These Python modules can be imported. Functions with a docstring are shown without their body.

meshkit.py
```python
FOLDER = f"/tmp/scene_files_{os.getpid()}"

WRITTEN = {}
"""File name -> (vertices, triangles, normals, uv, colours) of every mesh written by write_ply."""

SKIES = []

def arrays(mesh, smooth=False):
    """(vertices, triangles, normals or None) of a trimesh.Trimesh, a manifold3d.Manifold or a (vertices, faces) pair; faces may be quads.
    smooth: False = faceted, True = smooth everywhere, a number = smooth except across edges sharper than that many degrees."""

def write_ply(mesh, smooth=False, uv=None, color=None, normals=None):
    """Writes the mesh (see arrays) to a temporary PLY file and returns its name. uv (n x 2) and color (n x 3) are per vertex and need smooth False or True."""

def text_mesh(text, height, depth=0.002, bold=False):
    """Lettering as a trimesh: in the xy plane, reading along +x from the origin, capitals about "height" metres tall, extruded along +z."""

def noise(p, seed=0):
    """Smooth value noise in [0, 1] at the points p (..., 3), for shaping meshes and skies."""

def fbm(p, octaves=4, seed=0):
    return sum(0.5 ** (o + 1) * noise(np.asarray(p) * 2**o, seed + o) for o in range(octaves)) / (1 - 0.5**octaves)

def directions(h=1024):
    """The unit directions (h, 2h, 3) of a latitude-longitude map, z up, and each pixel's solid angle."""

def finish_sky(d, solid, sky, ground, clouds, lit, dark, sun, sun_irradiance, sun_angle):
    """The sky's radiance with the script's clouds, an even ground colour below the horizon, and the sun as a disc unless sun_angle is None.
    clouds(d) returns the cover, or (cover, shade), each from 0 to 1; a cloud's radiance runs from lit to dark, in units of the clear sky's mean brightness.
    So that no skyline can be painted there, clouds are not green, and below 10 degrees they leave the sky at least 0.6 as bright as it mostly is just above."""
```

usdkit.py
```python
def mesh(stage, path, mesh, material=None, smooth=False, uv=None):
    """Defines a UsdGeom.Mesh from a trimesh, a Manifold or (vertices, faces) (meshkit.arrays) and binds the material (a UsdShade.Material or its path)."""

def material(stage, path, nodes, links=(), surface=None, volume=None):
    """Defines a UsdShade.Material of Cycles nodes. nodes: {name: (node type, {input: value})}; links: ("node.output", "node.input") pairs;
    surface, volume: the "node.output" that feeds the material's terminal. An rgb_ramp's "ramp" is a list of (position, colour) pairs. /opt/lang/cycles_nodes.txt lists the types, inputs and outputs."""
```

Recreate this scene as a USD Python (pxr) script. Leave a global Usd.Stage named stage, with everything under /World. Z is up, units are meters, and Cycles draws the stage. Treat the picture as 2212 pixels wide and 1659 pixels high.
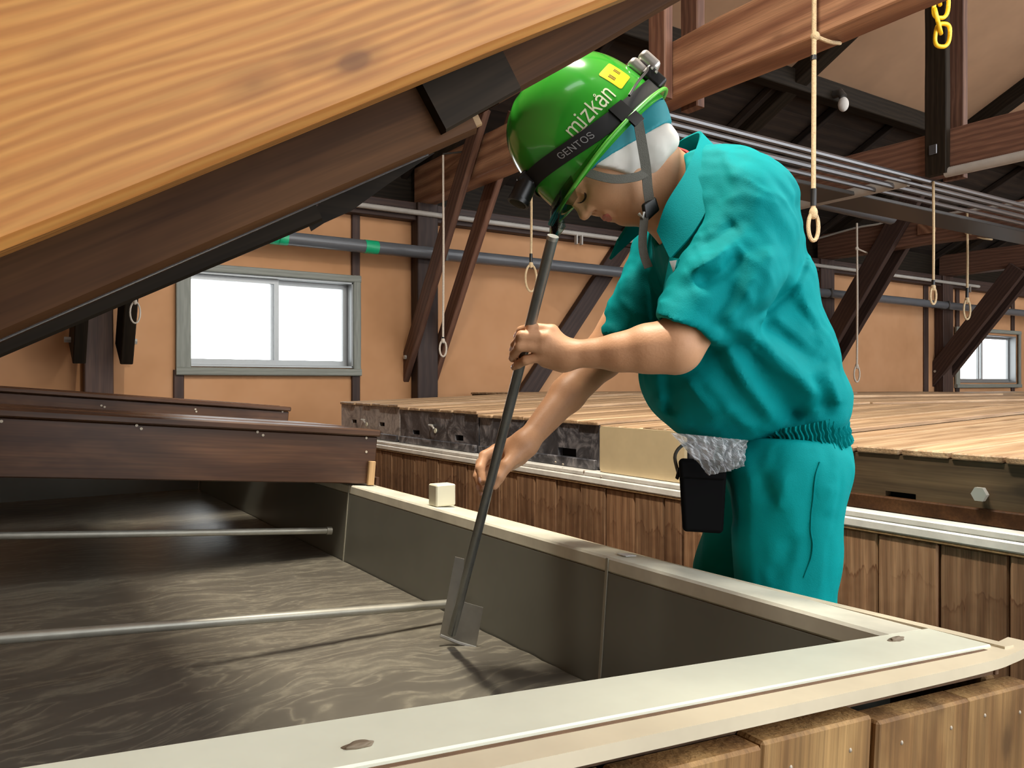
import math, random
import numpy as np
import trimesh
import manifold3d as m3
from shapely.geometry import Polygon, box as sbox
import meshkit, usdkit
from pxr import Usd, UsdGeom, UsdLux, UsdShade, Gf, Sdf, Vt

random.seed(7)
rng = np.random.default_rng(7)
stage = Usd.Stage.CreateInMemory()
UsdGeom.SetStageUpAxis(stage, "Z")
UsdGeom.SetStageMetersPerUnit(stage, 1.0)
UsdGeom.Xform.Define(stage, "/World")
stage.SetDefaultPrim(stage.GetPrimAtPath("/World"))
UsdGeom.Scope.Define(stage, "/World/Looks")

# ---------------------------------------------------------------- camera, sky, lamps, exposure
CAMH, YAW, FPX = 1.10, math.radians(33.4), 1720.0
cam = UsdGeom.Camera.Define(stage, "/World/camera")
cam.AddTranslateOp().Set(Gf.Vec3d(0, 0, CAMH))
cam.AddRotateXYZOp().Set(Gf.Vec3f(90, 0, -33.4))
cam.CreateHorizontalApertureAttr(36.0)
cam.CreateVerticalApertureAttr(36.0 * 1659 / 2212)
cam.CreateFocalLengthAttr(36.0 * FPX / 2212)
cam.CreateClippingRangeAttr(Gf.Vec2f(0.05, 200))
cam.CreateExposureAttr(0.62)

sky = UsdLux.DomeLight.Define(stage, "/World/sky")
sky.CreateIntensityAttr(0.75)
sky.CreateColorAttr(Gf.Vec3f(0.95, 0.98, 1.0))


def rect_lamp(name, pos, aim, w, h, power, col, spread=None):
    l = UsdLux.RectLight.Define(stage, "/World/" + name)
    l.CreateWidthAttr(w); l.CreateHeightAttr(h)
    l.CreateIntensityAttr(power); l.CreateColorAttr(Gf.Vec3f(*col))
    p, a = np.array(pos, float), np.array(aim, float)
    z = (p - a) / np.linalg.norm(p - a)
    x = np.cross([0, 1, 0], z); x /= np.linalg.norm(x); y = np.cross(z, x)
    m = Gf.Matrix4d(*x, 0, *y, 0, *z, 0, *p, 1)
    l.AddTransformOp().Set(m)
    return l


# fluorescent work lamps hung in the roof to the right of and above the tank, out of the frame
rect_lamp("tank_lamp", (0.87, 1.3, CAMH + 2.6), (0.87, 1.3001, 0.0), 0.10, 0.8, 400.0, (1.0, 0.92, 0.78))
rect_lamp("aisle_lamp", (3.0, 0.3, CAMH + 2.1), (1.4, 1.0, CAMH), 0.35, 1.2, 22.0, (1.0, 0.93, 0.82))

# ---------------------------------------------------------------- helpers
CA, SA = math.cos(YAW), math.sin(YAW)
RV, FV, UV = np.array([CA, -SA, 0]), np.array([SA, CA, 0]), np.array([0, 0, 1.0])
CAM = np.array([0, 0, CAMH])


def ray(px, py):
    return FV + RV * ((px - 1106) / FPX) + UV * ((829.5 - py) / FPX)


def at(px, py, Z):
    return CAM + ray(px, py) * Z


def onx(px, py, x):
    r = ray(px, py); return CAM + r * (x / r[0])


def ony(px, py, y):
    r = ray(px, py); return CAM + r * (y / r[1])


def srgb(r, g, b):
    c = np.array([r, g, b]) / 255.0
    return tuple(np.where(c < 0.04045, c / 12.92, ((c + 0.055) / 1.055) ** 2.4))


names = {}


def uniq(parent, name):
    k = (parent, name)
    n = names.get(k, -1) + 1
    names[k] = n
    return f"{parent}/{name}" if n == 0 else f"{parent}/{name}_{n:03d}"


def tag(prim, label=None, cat=None, group=None, kind=None):
    for k, v in (("label", label), ("category", cat), ("group", group), ("kind", kind)):
        if v:
            prim.SetCustomDataByKey(k, v)
    return prim


BASE = {}


def thing(name, label, cat, base=(0, 0, 0), group=None, kind=None):
    path = uniq("/World", name)
    x = UsdGeom.Xform.Define(stage, path)
    x.AddTranslateOp().Set(Gf.Vec3d(*map(float, base)))
    BASE[path] = np.array(base, float)
    tag(x.GetPrim(), label, cat, group, kind)
    return path


def part(parent, name, mesh, mat, smooth=False, rest=None, label=None, kind=None, tone=None):
    """One mesh under parent (a path; None: top level). Vertices are given in world space. rest = (origin, axes as rows, offset): the coordinates of the grain."""
    up = parent or "/World"
    path = uniq(up, name)
    v, f, n = meshkit.arrays(mesh, smooth)
    v = np.asarray(v, float)
    base = np.zeros(3)
    q = up
    while q != "/World":
        if q in BASE:
            base = BASE[q]; break
        q = q.rsplit("/", 1)[0]
    m = UsdGeom.Mesh.Define(stage, path)
    m.CreatePointsAttr(Vt.Vec3fArray.FromNumpy((v - base).astype(np.float32)))
    m.CreateFaceVertexCountsAttr(Vt.IntArray.FromNumpy(np.full(len(f), 3, np.int32)))
    m.CreateFaceVertexIndicesAttr(Vt.IntArray.FromNumpy(f.astype(np.int32).ravel()))
    m.CreateSubdivisionSchemeAttr("none")
    if n is not None:
        m.CreateNormalsAttr(Vt.Vec3fArray.FromNumpy(n.astype(np.float32)))
        m.SetNormalsInterpolation("vertex")
    if rest is None:
        rest = (np.zeros(3), np.eye(3), np.zeros(3))
    o, ax, off = rest
    rv = (v - o) @ np.asarray(ax).T + off
    pv = UsdGeom.PrimvarsAPI(m)
    pv.CreatePrimvar("rest", Sdf.ValueTypeNames.Float3Array, "vertex").Set(Vt.Vec3fArray.FromNumpy(rv.astype(np.float32)))
    t = rng.random() if tone is None else tone
    pv.CreatePrimvar("tone", Sdf.ValueTypeNames.FloatArray, "vertex").Set(Vt.FloatArray.FromNumpy(np.full(len(v), t, np.float32)))
    UsdShade.MaterialBindingAPI.Apply(m.GetPrim()).Bind(UsdShade.Material.Get(stage, "/World/Looks/" + mat))
    if label or kind:
        tag(m.GetPrim(), label, None, None, kind)
    return path


def solo(name, mesh, mat, label, cat, group=None, kind=None, **kw):
    p = part(None, name, mesh, mat, **kw)
    tag(stage.GetPrimAtPath(p), label, cat, group, kind)
    return p


def copy(src, label, loc, group=None):
    """An instanceable copy of a thing under the next number, moved to loc."""
    prim = stage.GetPrimAtPath(src)
    path = uniq("/World", src.rsplit("/", 1)[1].rstrip("0123456789").rstrip("_") if src[-3:].isdigit() else src.rsplit("/", 1)[1])
    x = UsdGeom.Xform.Define(stage, path)
    x.GetPrim().GetReferences().AddInternalReference(src)
    x.GetPrim().SetInstanceable(True)
    x.ClearXformOpOrder()
    x.AddTranslateOp().Set(Gf.Vec3d(*map(float, loc)))
    tag(x.GetPrim(), label, prim.GetCustomDataByKey("category"), group or prim.GetCustomDataByKey("group"))
    return path


def fix(v, f):
    v, f = np.asarray(v, float), np.asarray(f, int)
    if f.shape[1] == 4:
        f = np.vstack([f[:, [0, 1, 2]], f[:, [0, 2, 3]]])
    a, b, c = v[f[:, 0]], v[f[:, 1]], v[f[:, 2]]
    if np.einsum("ij,ij->i", np.cross(a - v.mean(0), b - v.mean(0)), c - v.mean(0)).sum() < 0:
        f = f[:, ::-1]
    return v, f


def norm(a):
    a = np.asarray(a, float); return a / np.linalg.norm(a)


def frame_of(p0, p1, up):
    x = norm(np.subtract(p1, p0)); y = norm(np.cross(up, x)); z = np.cross(x, y)
    return np.array([x, y, z])


def section_sweep(p0, p1, pts, up=(0, 0, 1), n=1, wob=0.0, seed=0, cut=(0, 0)):
    """Extrudes the section pts [(y, z)] from p0 to p1. wob: unevenness in metres. cut: shear of the two ends along z."""
    ax = frame_of(p0, p1, up); L = np.linalg.norm(np.subtract(p1, p0))
    pts = np.asarray(pts, float); k = len(pts)
    vs = []
    for i in range(n + 1):
        s = i / n
        sec = pts.copy()
        if wob:
            q = np.column_stack([np.full(k, s * L * 3), pts * 8]) + seed * 13.7
            sec = sec + wob * (np.stack([meshkit.noise(q, 1), meshkit.noise(q, 2)], 1) - 0.5) * 2
        xs = s * L + (cut[0] * (1 - s) + cut[1] * s) * pts[:, 1]
        vs.append(np.asarray(p0) + xs[:, None] * ax[0] + sec[:, :1] * ax[1] + sec[:, 1:] * ax[2])
    v = np.vstack(vs)
    f = []
    for i in range(n):
        for j in range(k):
            a, b = i * k + j, i * k + (j + 1) % k
            f += [(a, b, b + k), (a, b + k, a + k)]
    for j in range(1, k - 1):
        f += [(0, j + 1, j), (n * k, n * k + j, n * k + j + 1)]
    return fix(v, np.array(f)), ax


def rect_sec(w, h, c=0.004):
    w, h = w / 2, h / 2
    return [(-w + c, -h), (w - c, -h), (w, -h + c), (w, h - c), (w - c, h), (-w + c, h), (-w, h - c), (-w, -h + c)]


def timber(parent, name, p0, p1, w, h, mat, up=(0, 0, 1), c=0.006, n=6, wob=0.003, label=None, kind=None, cut=(0, 0), tone=None):
    """A squared timber from p0 to p1 (centre line), w across, h along up."""
    sd = random.random() * 50
    m, ax = section_sweep(p0, p1, rect_sec(w, h, c), up, n, wob, sd, cut)
    off = np.array([random.random() * 30, random.random() * 4 - 2, random.random() * 4 - 2])
    return part(parent, name, m, mat, smooth=30, rest=(np.asarray(p0, float), ax, off), label=label, kind=kind, tone=tone)


def tube_mesh(pts, r, sides=10, cap=True):
    p = np.asarray(pts, float); n = len(p)
    r = np.broadcast_to(r, (n,))
    t = np.gradient(p, axis=0); t /= np.linalg.norm(t, axis=1, keepdims=True) + 1e-12
    a = np.cross(t[0], [0, 0, 1.0] if abs(t[0][2]) < 0.9 else [1.0, 0, 0]); a /= np.linalg.norm(a)
    vs = []
    for i in range(n):
        a = a - t[i] * (a @ t[i]); a /= np.linalg.norm(a)
        b = np.cross(t[i], a)
        g = np.arange(sides) * 2 * np.pi / sides
        vs.append(p[i] + r[i] * (np.cos(g)[:, None] * a + np.sin(g)[:, None] * b))
    v = np.vstack(vs); f = []
    for i in range(n - 1):
        for j in range(sides):
            c, d = i * sides + j, i * sides + (j + 1) % sides
            f += [(c, d, d + sides), (c, d + sides, c + sides)]
    if cap:
        v = np.vstack([v, p[0], p[-1]])
        for j in range(sides):
            f += [(n * sides, (j + 1) % sides, j), (n * sides + 1, (n - 1) * sides + j, (n - 1) * sides + (j + 1) % sides)]
    return fix(v, np.array(f))


def curve(pts, n=24):
    """Catmull-Rom through the points."""
    p = np.asarray(pts, float)
    P = np.vstack([2 * p[0] - p[1], p, 2 * p[-1] - p[-2]])
    out = []
    m = len(p) - 1
    for s in np.linspace(0, m, n):
        i = min(int(s), m - 1); t = s - i
        a, b, c, d = P[i], P[i + 1], P[i + 2], P[i + 3]
        out.append(0.5 * (2 * b + (c - a) * t + (2 * a - 5 * b + 4 * c - d) * t * t + (3 * b - a - 3 * c + d) * t ** 3))
    return np.array(out)


def join(*ms):
    vs, fs, k = [], [], 0
    for m in ms:
        v, f, _ = meshkit.arrays(m)
        vs.append(v); fs.append(f + k); k += len(v)
    return np.vstack(vs), np.vstack(fs)


def boxm(lo, hi, F=None, c=0.0):
    """Axis-aligned (or in frame F: function of points) box, bevelled by c."""
    lo, hi = np.asarray(lo, float), np.asarray(hi, float)
    if c > 0:
        pts = []
        for s in np.ndindex(2, 2, 2):
            p = np.where(np.array(s) == 1, hi, lo); d = np.where(np.array(s) == 1, -c, c)
            for k in range(3):
                q = p + d; q[k] = p[k]; pts.append(q)
        h = trimesh.convex.convex_hull(np.array(pts))
        v, f = np.array(h.vertices), np.array(h.faces)
    else:
        b = trimesh.creation.box(bounds=[lo, hi]); v, f = np.array(b.vertices), np.array(b.faces)
    if F is not None:
        v = F(v)
    return fix(v, f)


def xf(o, ex, ey, ez):
    A = np.array([ex, ey, ez], float)
    return lambda v: np.asarray(o, float) + np.asarray(v, float) @ A


def disc_mesh(c, n, r, h, sides=10):
    return tube_mesh([np.asarray(c, float), np.asarray(c, float) + np.asarray(n, float) * h], r, sides)


def extrude(poly, z0, z1, F):
    m = trimesh.creation.extrude_polygon(poly, z1 - z0, engine="earcut")
    v = np.array(m.vertices); v[:, 2] += z0
    return fix(F(v), np.array(m.faces))
# ---------------------------------------------------------------- materials
def mat(name, nodes, links, surface="p.BSDF", volume=None):
    usdkit.material(stage, "/World/Looks/" + name, nodes, links, surface, volume)


def plain(name, col, rough=0.5, metal=0.0, bump=0.0, bscale=60.0, var=0.0, vscale=8.0, **kw):
    n = {"p": ("principled_bsdf", {"base_color": col, "roughness": rough, "metallic": metal, **kw})}
    l = []
    if bump or var:
        n["a"] = ("attribute", {"attribute": "rest"})
    if var:
        n["vn"] = ("noise_texture", {"scale": vscale, "detail": 5, "roughness": 0.6})
        lo, hi = [tuple(np.array(col) * (1 - var)), tuple(np.minimum(np.array(col) * (1 + var), 1))]
        n["vr"] = ("rgb_ramp", {"ramp": [(0.3, lo), (0.7, hi)]})
        l += [("a.vector", "vn.vector"), ("vn.fac", "vr.fac"), ("vr.color", "p.base_color")]
    if bump:
        n["bn"] = ("noise_texture", {"scale": bscale, "detail": 4})
        n["b"] = ("bump", {"strength": bump, "distance": 0.01})
        l += [("a.vector", "bn.vector"), ("bn.fac", "b.height"), ("b.normal", "p.normal")]
    mat(name, n, l)


def wood(name, dark, light, rough=0.55, rings=14.0, knots=0.6, fibre=0.35, bump=0.0, spread=0.35, stain=None, along=0.35, ior_level=0.35, dist=5.0, dirt=0.0, kscale=(2.6, 7, 7), zebra=0.6):
    """Timber: growth rings drawn out along the grain (rest.x), fibres, knots, a tone that differs from piece to piece. stain: (colour, lower z, upper z) of rest.x for a tide line."""
    n = {
        "a": ("attribute", {"attribute": "rest"}), "t": ("attribute", {"attribute": "tone"}),
        "m1": ("mapping", {"scale": (along, 1, 1), "rotation": (1.0, 0, 0)}),
        "wn": ("noise_texture", {"scale": 2.3, "detail": 2}),
        "wv": ("wave_texture", {"wave_type": "bands", "bands_direction": "y", "scale": rings, "distortion": dist, "detail": 2, "detail_scale": 0.9, "detail_roughness": 0.55}),
        "m2": ("mapping", {"scale": (4, 150, 150)}),
        "fn": ("noise_texture", {"scale": 1.0, "detail": 2, "roughness": 0.6}),
        "m3": ("mapping", {"scale": kscale}),
        "kv": ("voronoi_texture", {"scale": 1.0, "feature": "f1", "randomness": 1.0}),
        "kr": ("rgb_ramp", {"ramp": [(0.0, (1, 1, 1)), (0.09, (0.85, 0.85, 0.85)), (0.14, (0.35, 0.35, 0.35)), (0.27, (0, 0, 0))]}),
        "r1": ("rgb_ramp", {"ramp": [(0.0, dark), (0.55, tuple(0.5 * np.array(dark) + 0.5 * np.array(light))), (1.0, light)]}),
        "mixw": ("mix_float", {"fac": zebra}),
        "fr": ("rgb_ramp", {"ramp": [(0.3, (1 - fibre,) * 3), (0.7, (1, 1, 1))]}),
        "mulf": ("mix_color", {"blend_type": "multiply", "fac": 1.0}),
        "kd": ("color", {"value": tuple(np.array(dark) * 0.35)}),
        "kf": ("math", {"math_type": "multiply", "value2": knots}),
        "mixk": ("mix_color", {"blend_type": "mix"}),
        "tr": ("map_range", {"from_min": 0, "from_max": 1, "to_min": 1 - spread, "to_max": 1 + spread}),
        "tc": ("combine_color", {}),
        "mult": ("mix_color", {"blend_type": "multiply", "fac": 1.0, "use_clamp": False}),
        "p": ("principled_bsdf", {"roughness": rough, "specular_ior_level": ior_level}),
        "badd": ("math", {"math_type": "multiply_add", "value2": 0.5}),
        "b": ("bump", {"strength": bump, "distance": 0.004}),
    }
    l = [("a.vector", "m1.vector"), ("m1.vector", "wn.vector"), ("m1.vector", "wv.vector"),
         ("a.vector", "m2.vector"), ("m2.vector", "fn.vector"), ("a.vector", "m3.vector"), ("m3.vector", "kv.vector"), ("kv.distance", "kr.fac"),
         ("wv.fac", "mixw.a"), ("wn.fac", "mixw.b"), ("mixw.result", "r1.fac"),
         ("fn.fac", "fr.fac"), ("r1.color", "mulf.a"), ("fr.color", "mulf.b"),
         ("kr.color", "kf.value1"), ("kf.value", "mixk.fac"), ("mulf.result", "mixk.a"), ("kd.color", "mixk.b"),
         ("t.fac", "tr.value"), ("tr.result", "tc.r"), ("tr.result", "tc.g"), ("tr.result", "tc.b"),
         ("mixk.result", "mult.a"), ("tc.color", "mult.b"),
         ]
    if bump:
        l += [("fn.fac", "b.height"), ("b.normal", "p.normal")]
    else:
        del n["b"]
    del n["badd"]
    if not knots:
        for k_ in ("m3", "kv", "kr", "kd", "kf", "mixk"):
            del n[k_]
        l = [x for x in l if not any(y.split(".")[0] in ("m3", "kv", "kr", "kd", "kf", "mixk") for y in x)] + [("mulf.result", "mult.a")]
    last = "mult.result"
    if stain:
        col, x0, amp = stain
        n.update({"sx": ("separate_xyz", {}), "sm": ("mapping", {"scale": (3.0, 16, 16)}), "sn": ("noise_texture", {"scale": 1.0, "detail": 4, "roughness": 0.65}),
                  "sa": ("math", {"math_type": "multiply_add", "value2": amp}),
                  "sr": ("map_range", {"from_min": x0, "from_max": x0 + 0.012, "to_min": 0, "to_max": 1, "clamp": True}),
                  "sl": ("rgb_ramp", {"ramp": [(0.0, (0, 0, 0)), (0.35, (0.9, 0.9, 0.9)), (1.0, (0.42, 0.42, 0.42))]}),
                  "s2": ("noise_texture", {"scale": 7.0, "detail": 3, "roughness": 0.7}),
                  "s2r": ("rgb_ramp", {"ramp": [(0.36, (0, 0, 0)), (0.62, (1, 1, 1))]}),
                  "sf": ("math", {"math_type": "multiply"}),
                  "smx": ("mix_color", {"blend_type": "multiply", "b": col})})
        l += [("a.vector", "sx.vector"), ("a.vector", "sm.vector"), ("sm.vector", "sn.vector"), ("a.vector", "s2.vector"), ("sn.fac", "sa.value1"), ("sx.x", "sa.value3"), ("sa.value", "sr.value"),
              ("sr.result", "sl.fac"), ("s2.fac", "s2r.fac"), ("sl.color", "sf.value1"), ("s2r.color", "sf.value2"), ("sf.value", "smx.fac"), (last, "smx.a")]
        last = "smx.result"
    if dirt:
        n.update({"dm": ("mapping", {"scale": (1.6, 5, 5)}), "dn": ("noise_texture", {"scale": 1.3, "detail": 4, "roughness": 0.65, "distortion": 0.4}),
                  "dr": ("rgb_ramp", {"ramp": [(0.42, (1, 1, 1)), (0.56, tuple(1 - dirt * np.array([0.45, 0.55, 0.62]))), (0.70, tuple(1 - dirt * np.array([0.75, 0.85, 0.9])))]}),
                  "dx": ("mix_color", {"blend_type": "multiply", "fac": 1.0})})
        l += [("a.vector", "dm.vector"), ("dm.vector", "dn.vector"), ("dn.fac", "dr.fac"), (last, "dx.a"), ("dr.color", "dx.b")]
        last = "dx.result"
    l += [(last, "p.base_color")]
    mat(name, n, l)


wood("wood_bright", (0.36, 0.118, 0.022), (0.66, 0.33, 0.085), rough=0.5, rings=34, knots=0.85, fibre=0.22, spread=0.03, dist=6.5, along=0.13, kscale=(6.0, 0, 13), zebra=0.58)
wood("wood_umber", (0.050, 0.021, 0.009), (0.115, 0.052, 0.020), rough=0.6, rings=5, spread=0.15, dirt=0.5, dist=7, ior_level=0.12, kscale=(4, 0, 9))
wood("wood_black", (0.010, 0.007, 0.004), (0.030, 0.020, 0.012), rough=0.65, rings=10, spread=0.3, ior_level=0.12, knots=0)
wood("wood_truss", (0.075, 0.030, 0.020), (0.23, 0.115, 0.070), rough=0.6, rings=9, spread=0.3, knots=0)
wood("wood_red", (0.12, 0.038, 0.020), (0.50, 0.27, 0.15), rough=0.55, rings=3.5, spread=0.12, dist=9, along=0.18, zebra=0.5)
wood("wood_post", (0.03, 0.015, 0.012), (0.085, 0.045, 0.032), rough=0.6, rings=9, spread=0.3, knots=0)
wood("wood_roof", (0.012, 0.008, 0.006), (0.045, 0.028, 0.018), rough=0.75, rings=6, spread=0.45, knots=0)
wood("wood_tank_near", (0.27, 0.145, 0.050), (0.60, 0.37, 0.145), rough=0.65, rings=7, fibre=0.35, spread=0.10, bump=0.5, dist=7, knots=0.8, dirt=0.75, kscale=(5, 9, 0))
wood("wood_tank_far", (0.20, 0.098, 0.048), (0.52, 0.31, 0.17), rough=0.65, rings=11, fibre=0.4, spread=0.2, bump=0.5, stain=((0.36, 0.22, 0.15), 0.20, 0.22), dirt=0.35, kscale=(4, 0, 9))
wood("wood_lid_top", (0.33, 0.19, 0.095), (0.66, 0.47, 0.29), rough=0.5, rings=9, fibre=0.35, spread=0.22, bump=0.4, knots=0.6, kscale=(3, 9, 0), dirt=0.25)
wood("wood_lid_dark", (0.05, 0.021, 0.010), (0.13, 0.060, 0.028), rough=0.4, rings=4, spread=0.12, ior_level=0.4, dirt=0.6, dist=8, kscale=(4, 0, 9))
wood("wood_lid_end", (0.055, 0.036, 0.020), (0.17, 0.115, 0.06), rough=0.6, rings=9, spread=0.15, knots=0.8, dirt=0.5)
wood("wood_pale", (0.30, 0.17, 0.07), (0.55, 0.36, 0.18), rough=0.6, spread=0.1, knots=0)
wood("wood_frame_paint", (0.19, 0.20, 0.17), (0.30, 0.31, 0.27), rough=0.5, fibre=0.2, spread=0.1, knots=0)

# worn slate-coloured paint of the lid ends
mat("slate_paint", {
    "a": ("attribute", {"attribute": "rest"}), "n1": ("noise_texture", {"scale": 9, "detail": 5, "roughness": 0.65, "distortion": 1.2}),
    "r": ("rgb_ramp", {"ramp": [(0.30, (0.012, 0.012, 0.015)), (0.48, (0.05, 0.05, 0.058)), (0.58, (0.15, 0.145, 0.155)), (0.72, (0.36, 0.33, 0.33))]}),
    "b": ("bump", {"strength": 0.3, "distance": 0.004}), "p": ("principled_bsdf", {"roughness": 0.42})},
    [("a.vector", "n1.vector"), ("n1.fac", "r.fac"), ("r.color", "p.base_color"), ("n1.fac", "b.height"), ("b.normal", "p.normal")])
mat("slate_paint_pale", {
    "a": ("attribute", {"attribute": "rest"}), "n1": ("noise_texture", {"scale": 10, "detail": 5, "roughness": 0.7, "distortion": 1.5}),
    "r": ("rgb_ramp", {"ramp": [(0.30, (0.10, 0.09, 0.09)), (0.5, (0.34, 0.30, 0.28)), (0.75, (0.62, 0.56, 0.52))]}),
    "p": ("principled_bsdf", {"roughness": 0.5})},
    [("a.vector", "n1.vector"), ("n1.fac", "r.fac"), ("r.color", "p.base_color")])
# ochre plaster, slightly blotchy
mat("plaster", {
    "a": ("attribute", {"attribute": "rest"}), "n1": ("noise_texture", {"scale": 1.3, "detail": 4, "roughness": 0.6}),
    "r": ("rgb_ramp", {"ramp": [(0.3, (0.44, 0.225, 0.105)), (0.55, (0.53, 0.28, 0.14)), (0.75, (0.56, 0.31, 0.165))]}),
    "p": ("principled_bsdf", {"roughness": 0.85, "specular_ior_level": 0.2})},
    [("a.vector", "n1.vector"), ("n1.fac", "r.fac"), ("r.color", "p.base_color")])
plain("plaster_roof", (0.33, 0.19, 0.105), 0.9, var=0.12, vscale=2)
plain("floor_concrete", (0.10, 0.085, 0.07), 0.8, var=0.3, vscale=3)
plain("rim_paint", (0.72, 0.735, 0.60), 0.42, var=0.07, vscale=6)
plain("rim_paint_grey", (0.64, 0.62, 0.51), 0.42, var=0.16, vscale=9)
plain("lip_paint", (0.66, 0.58, 0.42), 0.5, var=0.08, vscale=8)
plain("gasket", (0.15, 0.085, 0.045), 0.8, var=0.3, vscale=30)
plain("sealant", (0.20, 0.155, 0.105), 0.7)
plain("rail_white", (0.80, 0.78, 0.72), 0.35, var=0.15, vscale=14)
plain("liner", (0.17, 0.172, 0.145), 0.38, var=0.10, vscale=4)
plain("weld", (0.34, 0.33, 0.26), 0.5)
plain("steel_pole", (0.20, 0.21, 0.205), 0.33, metal=0.75, var=0.15, vscale=25)
plain("steel_blade", (0.42, 0.42, 0.40), 0.35, metal=0.85, var=0.12, vscale=20)
plain("steel_rod", (0.36, 0.35, 0.30), 0.4, metal=0.5, var=0.1, vscale=20)
plain("bolt_zinc", (0.50, 0.49, 0.45), 0.35, metal=0.35)
plain("nail", (0.42, 0.36, 0.28), 0.5, metal=0.3)
plain("pipe_grey", (0.11, 0.115, 0.125), 0.28)
plain("tape_green", (0.01, 0.38, 0.17), 0.4)
plain("tape_black", (0.008, 0.008, 0.008), 0.4)
plain("conduit_white", (0.40, 0.37, 0.33), 0.5, var=0.1)
plain("conduit_steel", (0.22, 0.22, 0.23), 0.25, metal=0.8)
plain("duct_dark", (0.045, 0.042, 0.04), 0.45)
plain("rope", (0.62, 0.47, 0.28), 0.85, bump=0.6, bscale=300, var=0.15, vscale=90)
plain("rope_pale", (0.55, 0.47, 0.38), 0.85, var=0.15, vscale=90)
plain("chain_yellow", (0.85, 0.52, 0.01), 0.35)
plain("plastic_block", (0.66, 0.64, 0.50), 0.6, var=0.04, subsurface_weight=0.0)
plain("plastic_beige", (0.60, 0.48, 0.29), 0.45, var=0.07, vscale=10)
plain("aluminium", (0.30, 0.31, 0.31), 0.4, metal=0.5)
plain("dark_hole", (0.004, 0.004, 0.004), 0.9)
plain("bracket", (0.05, 0.045, 0.04), 0.5)
plain("teal_cloth", (0.0, 0.235, 0.245), 0.75, bump=0.10, bscale=500, var=0.07, vscale=10, specular_ior_level=0.08)
plain("teal_pants", (0.0, 0.275, 0.28), 0.72, bump=0.10, bscale=500, var=0.07, vscale=10, specular_ior_level=0.10)
plain("teal_cap", (0.004, 0.20, 0.24), 0.7, var=0.06, vscale=14)
plain("white_cloth", (0.66, 0.62, 0.57), 0.85, var=0.05, vscale=16)
plain("red_cloth", (0.62, 0.02, 0.02), 0.8)
plain("strap_grey", (0.13, 0.125, 0.105), 0.75, bump=0.3, bscale=700)
plain("helmet_green", (0.035, 0.34, 0.028), 0.16, coat_weight=0.6, coat_roughness=0.05)
plain("helmet_rim", (0.11, 0.46, 0.06), 0.3)
plain("band_black", (0.008, 0.008, 0.009), 0.6)
plain("plastic_black", (0.010, 0.010, 0.010), 0.35)
plain("pouch_black", (0.003, 0.003, 0.0035), 0.8, specular_ior_level=0.1)
plain("letter_white", (0.72, 0.76, 0.52), 0.5)
plain("letter_grey", (0.30, 0.30, 0.30), 0.5)
plain("sticker_yellow", (0.85, 0.58, 0.01), 0.4)
plain("sticker_ink", (0.10, 0.07, 0.005), 0.5)
plain("battery_silver", (0.58, 0.55, 0.52), 0.3, metal=0.55)
plain("tag_white", (0.7, 0.7, 0.68), 0.5)
plain("shoe_black", (0.01, 0.01, 0.01), 0.5)
plain("lip_skin", (0.46, 0.13, 0.095), 0.42)
plain("nail_skin", (0.72, 0.48, 0.42), 0.3)
plain("brow_dark", (0.030, 0.014, 0.008), 0.8)
plain("eye_white", (0.35, 0.28, 0.25), 0.3)
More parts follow.
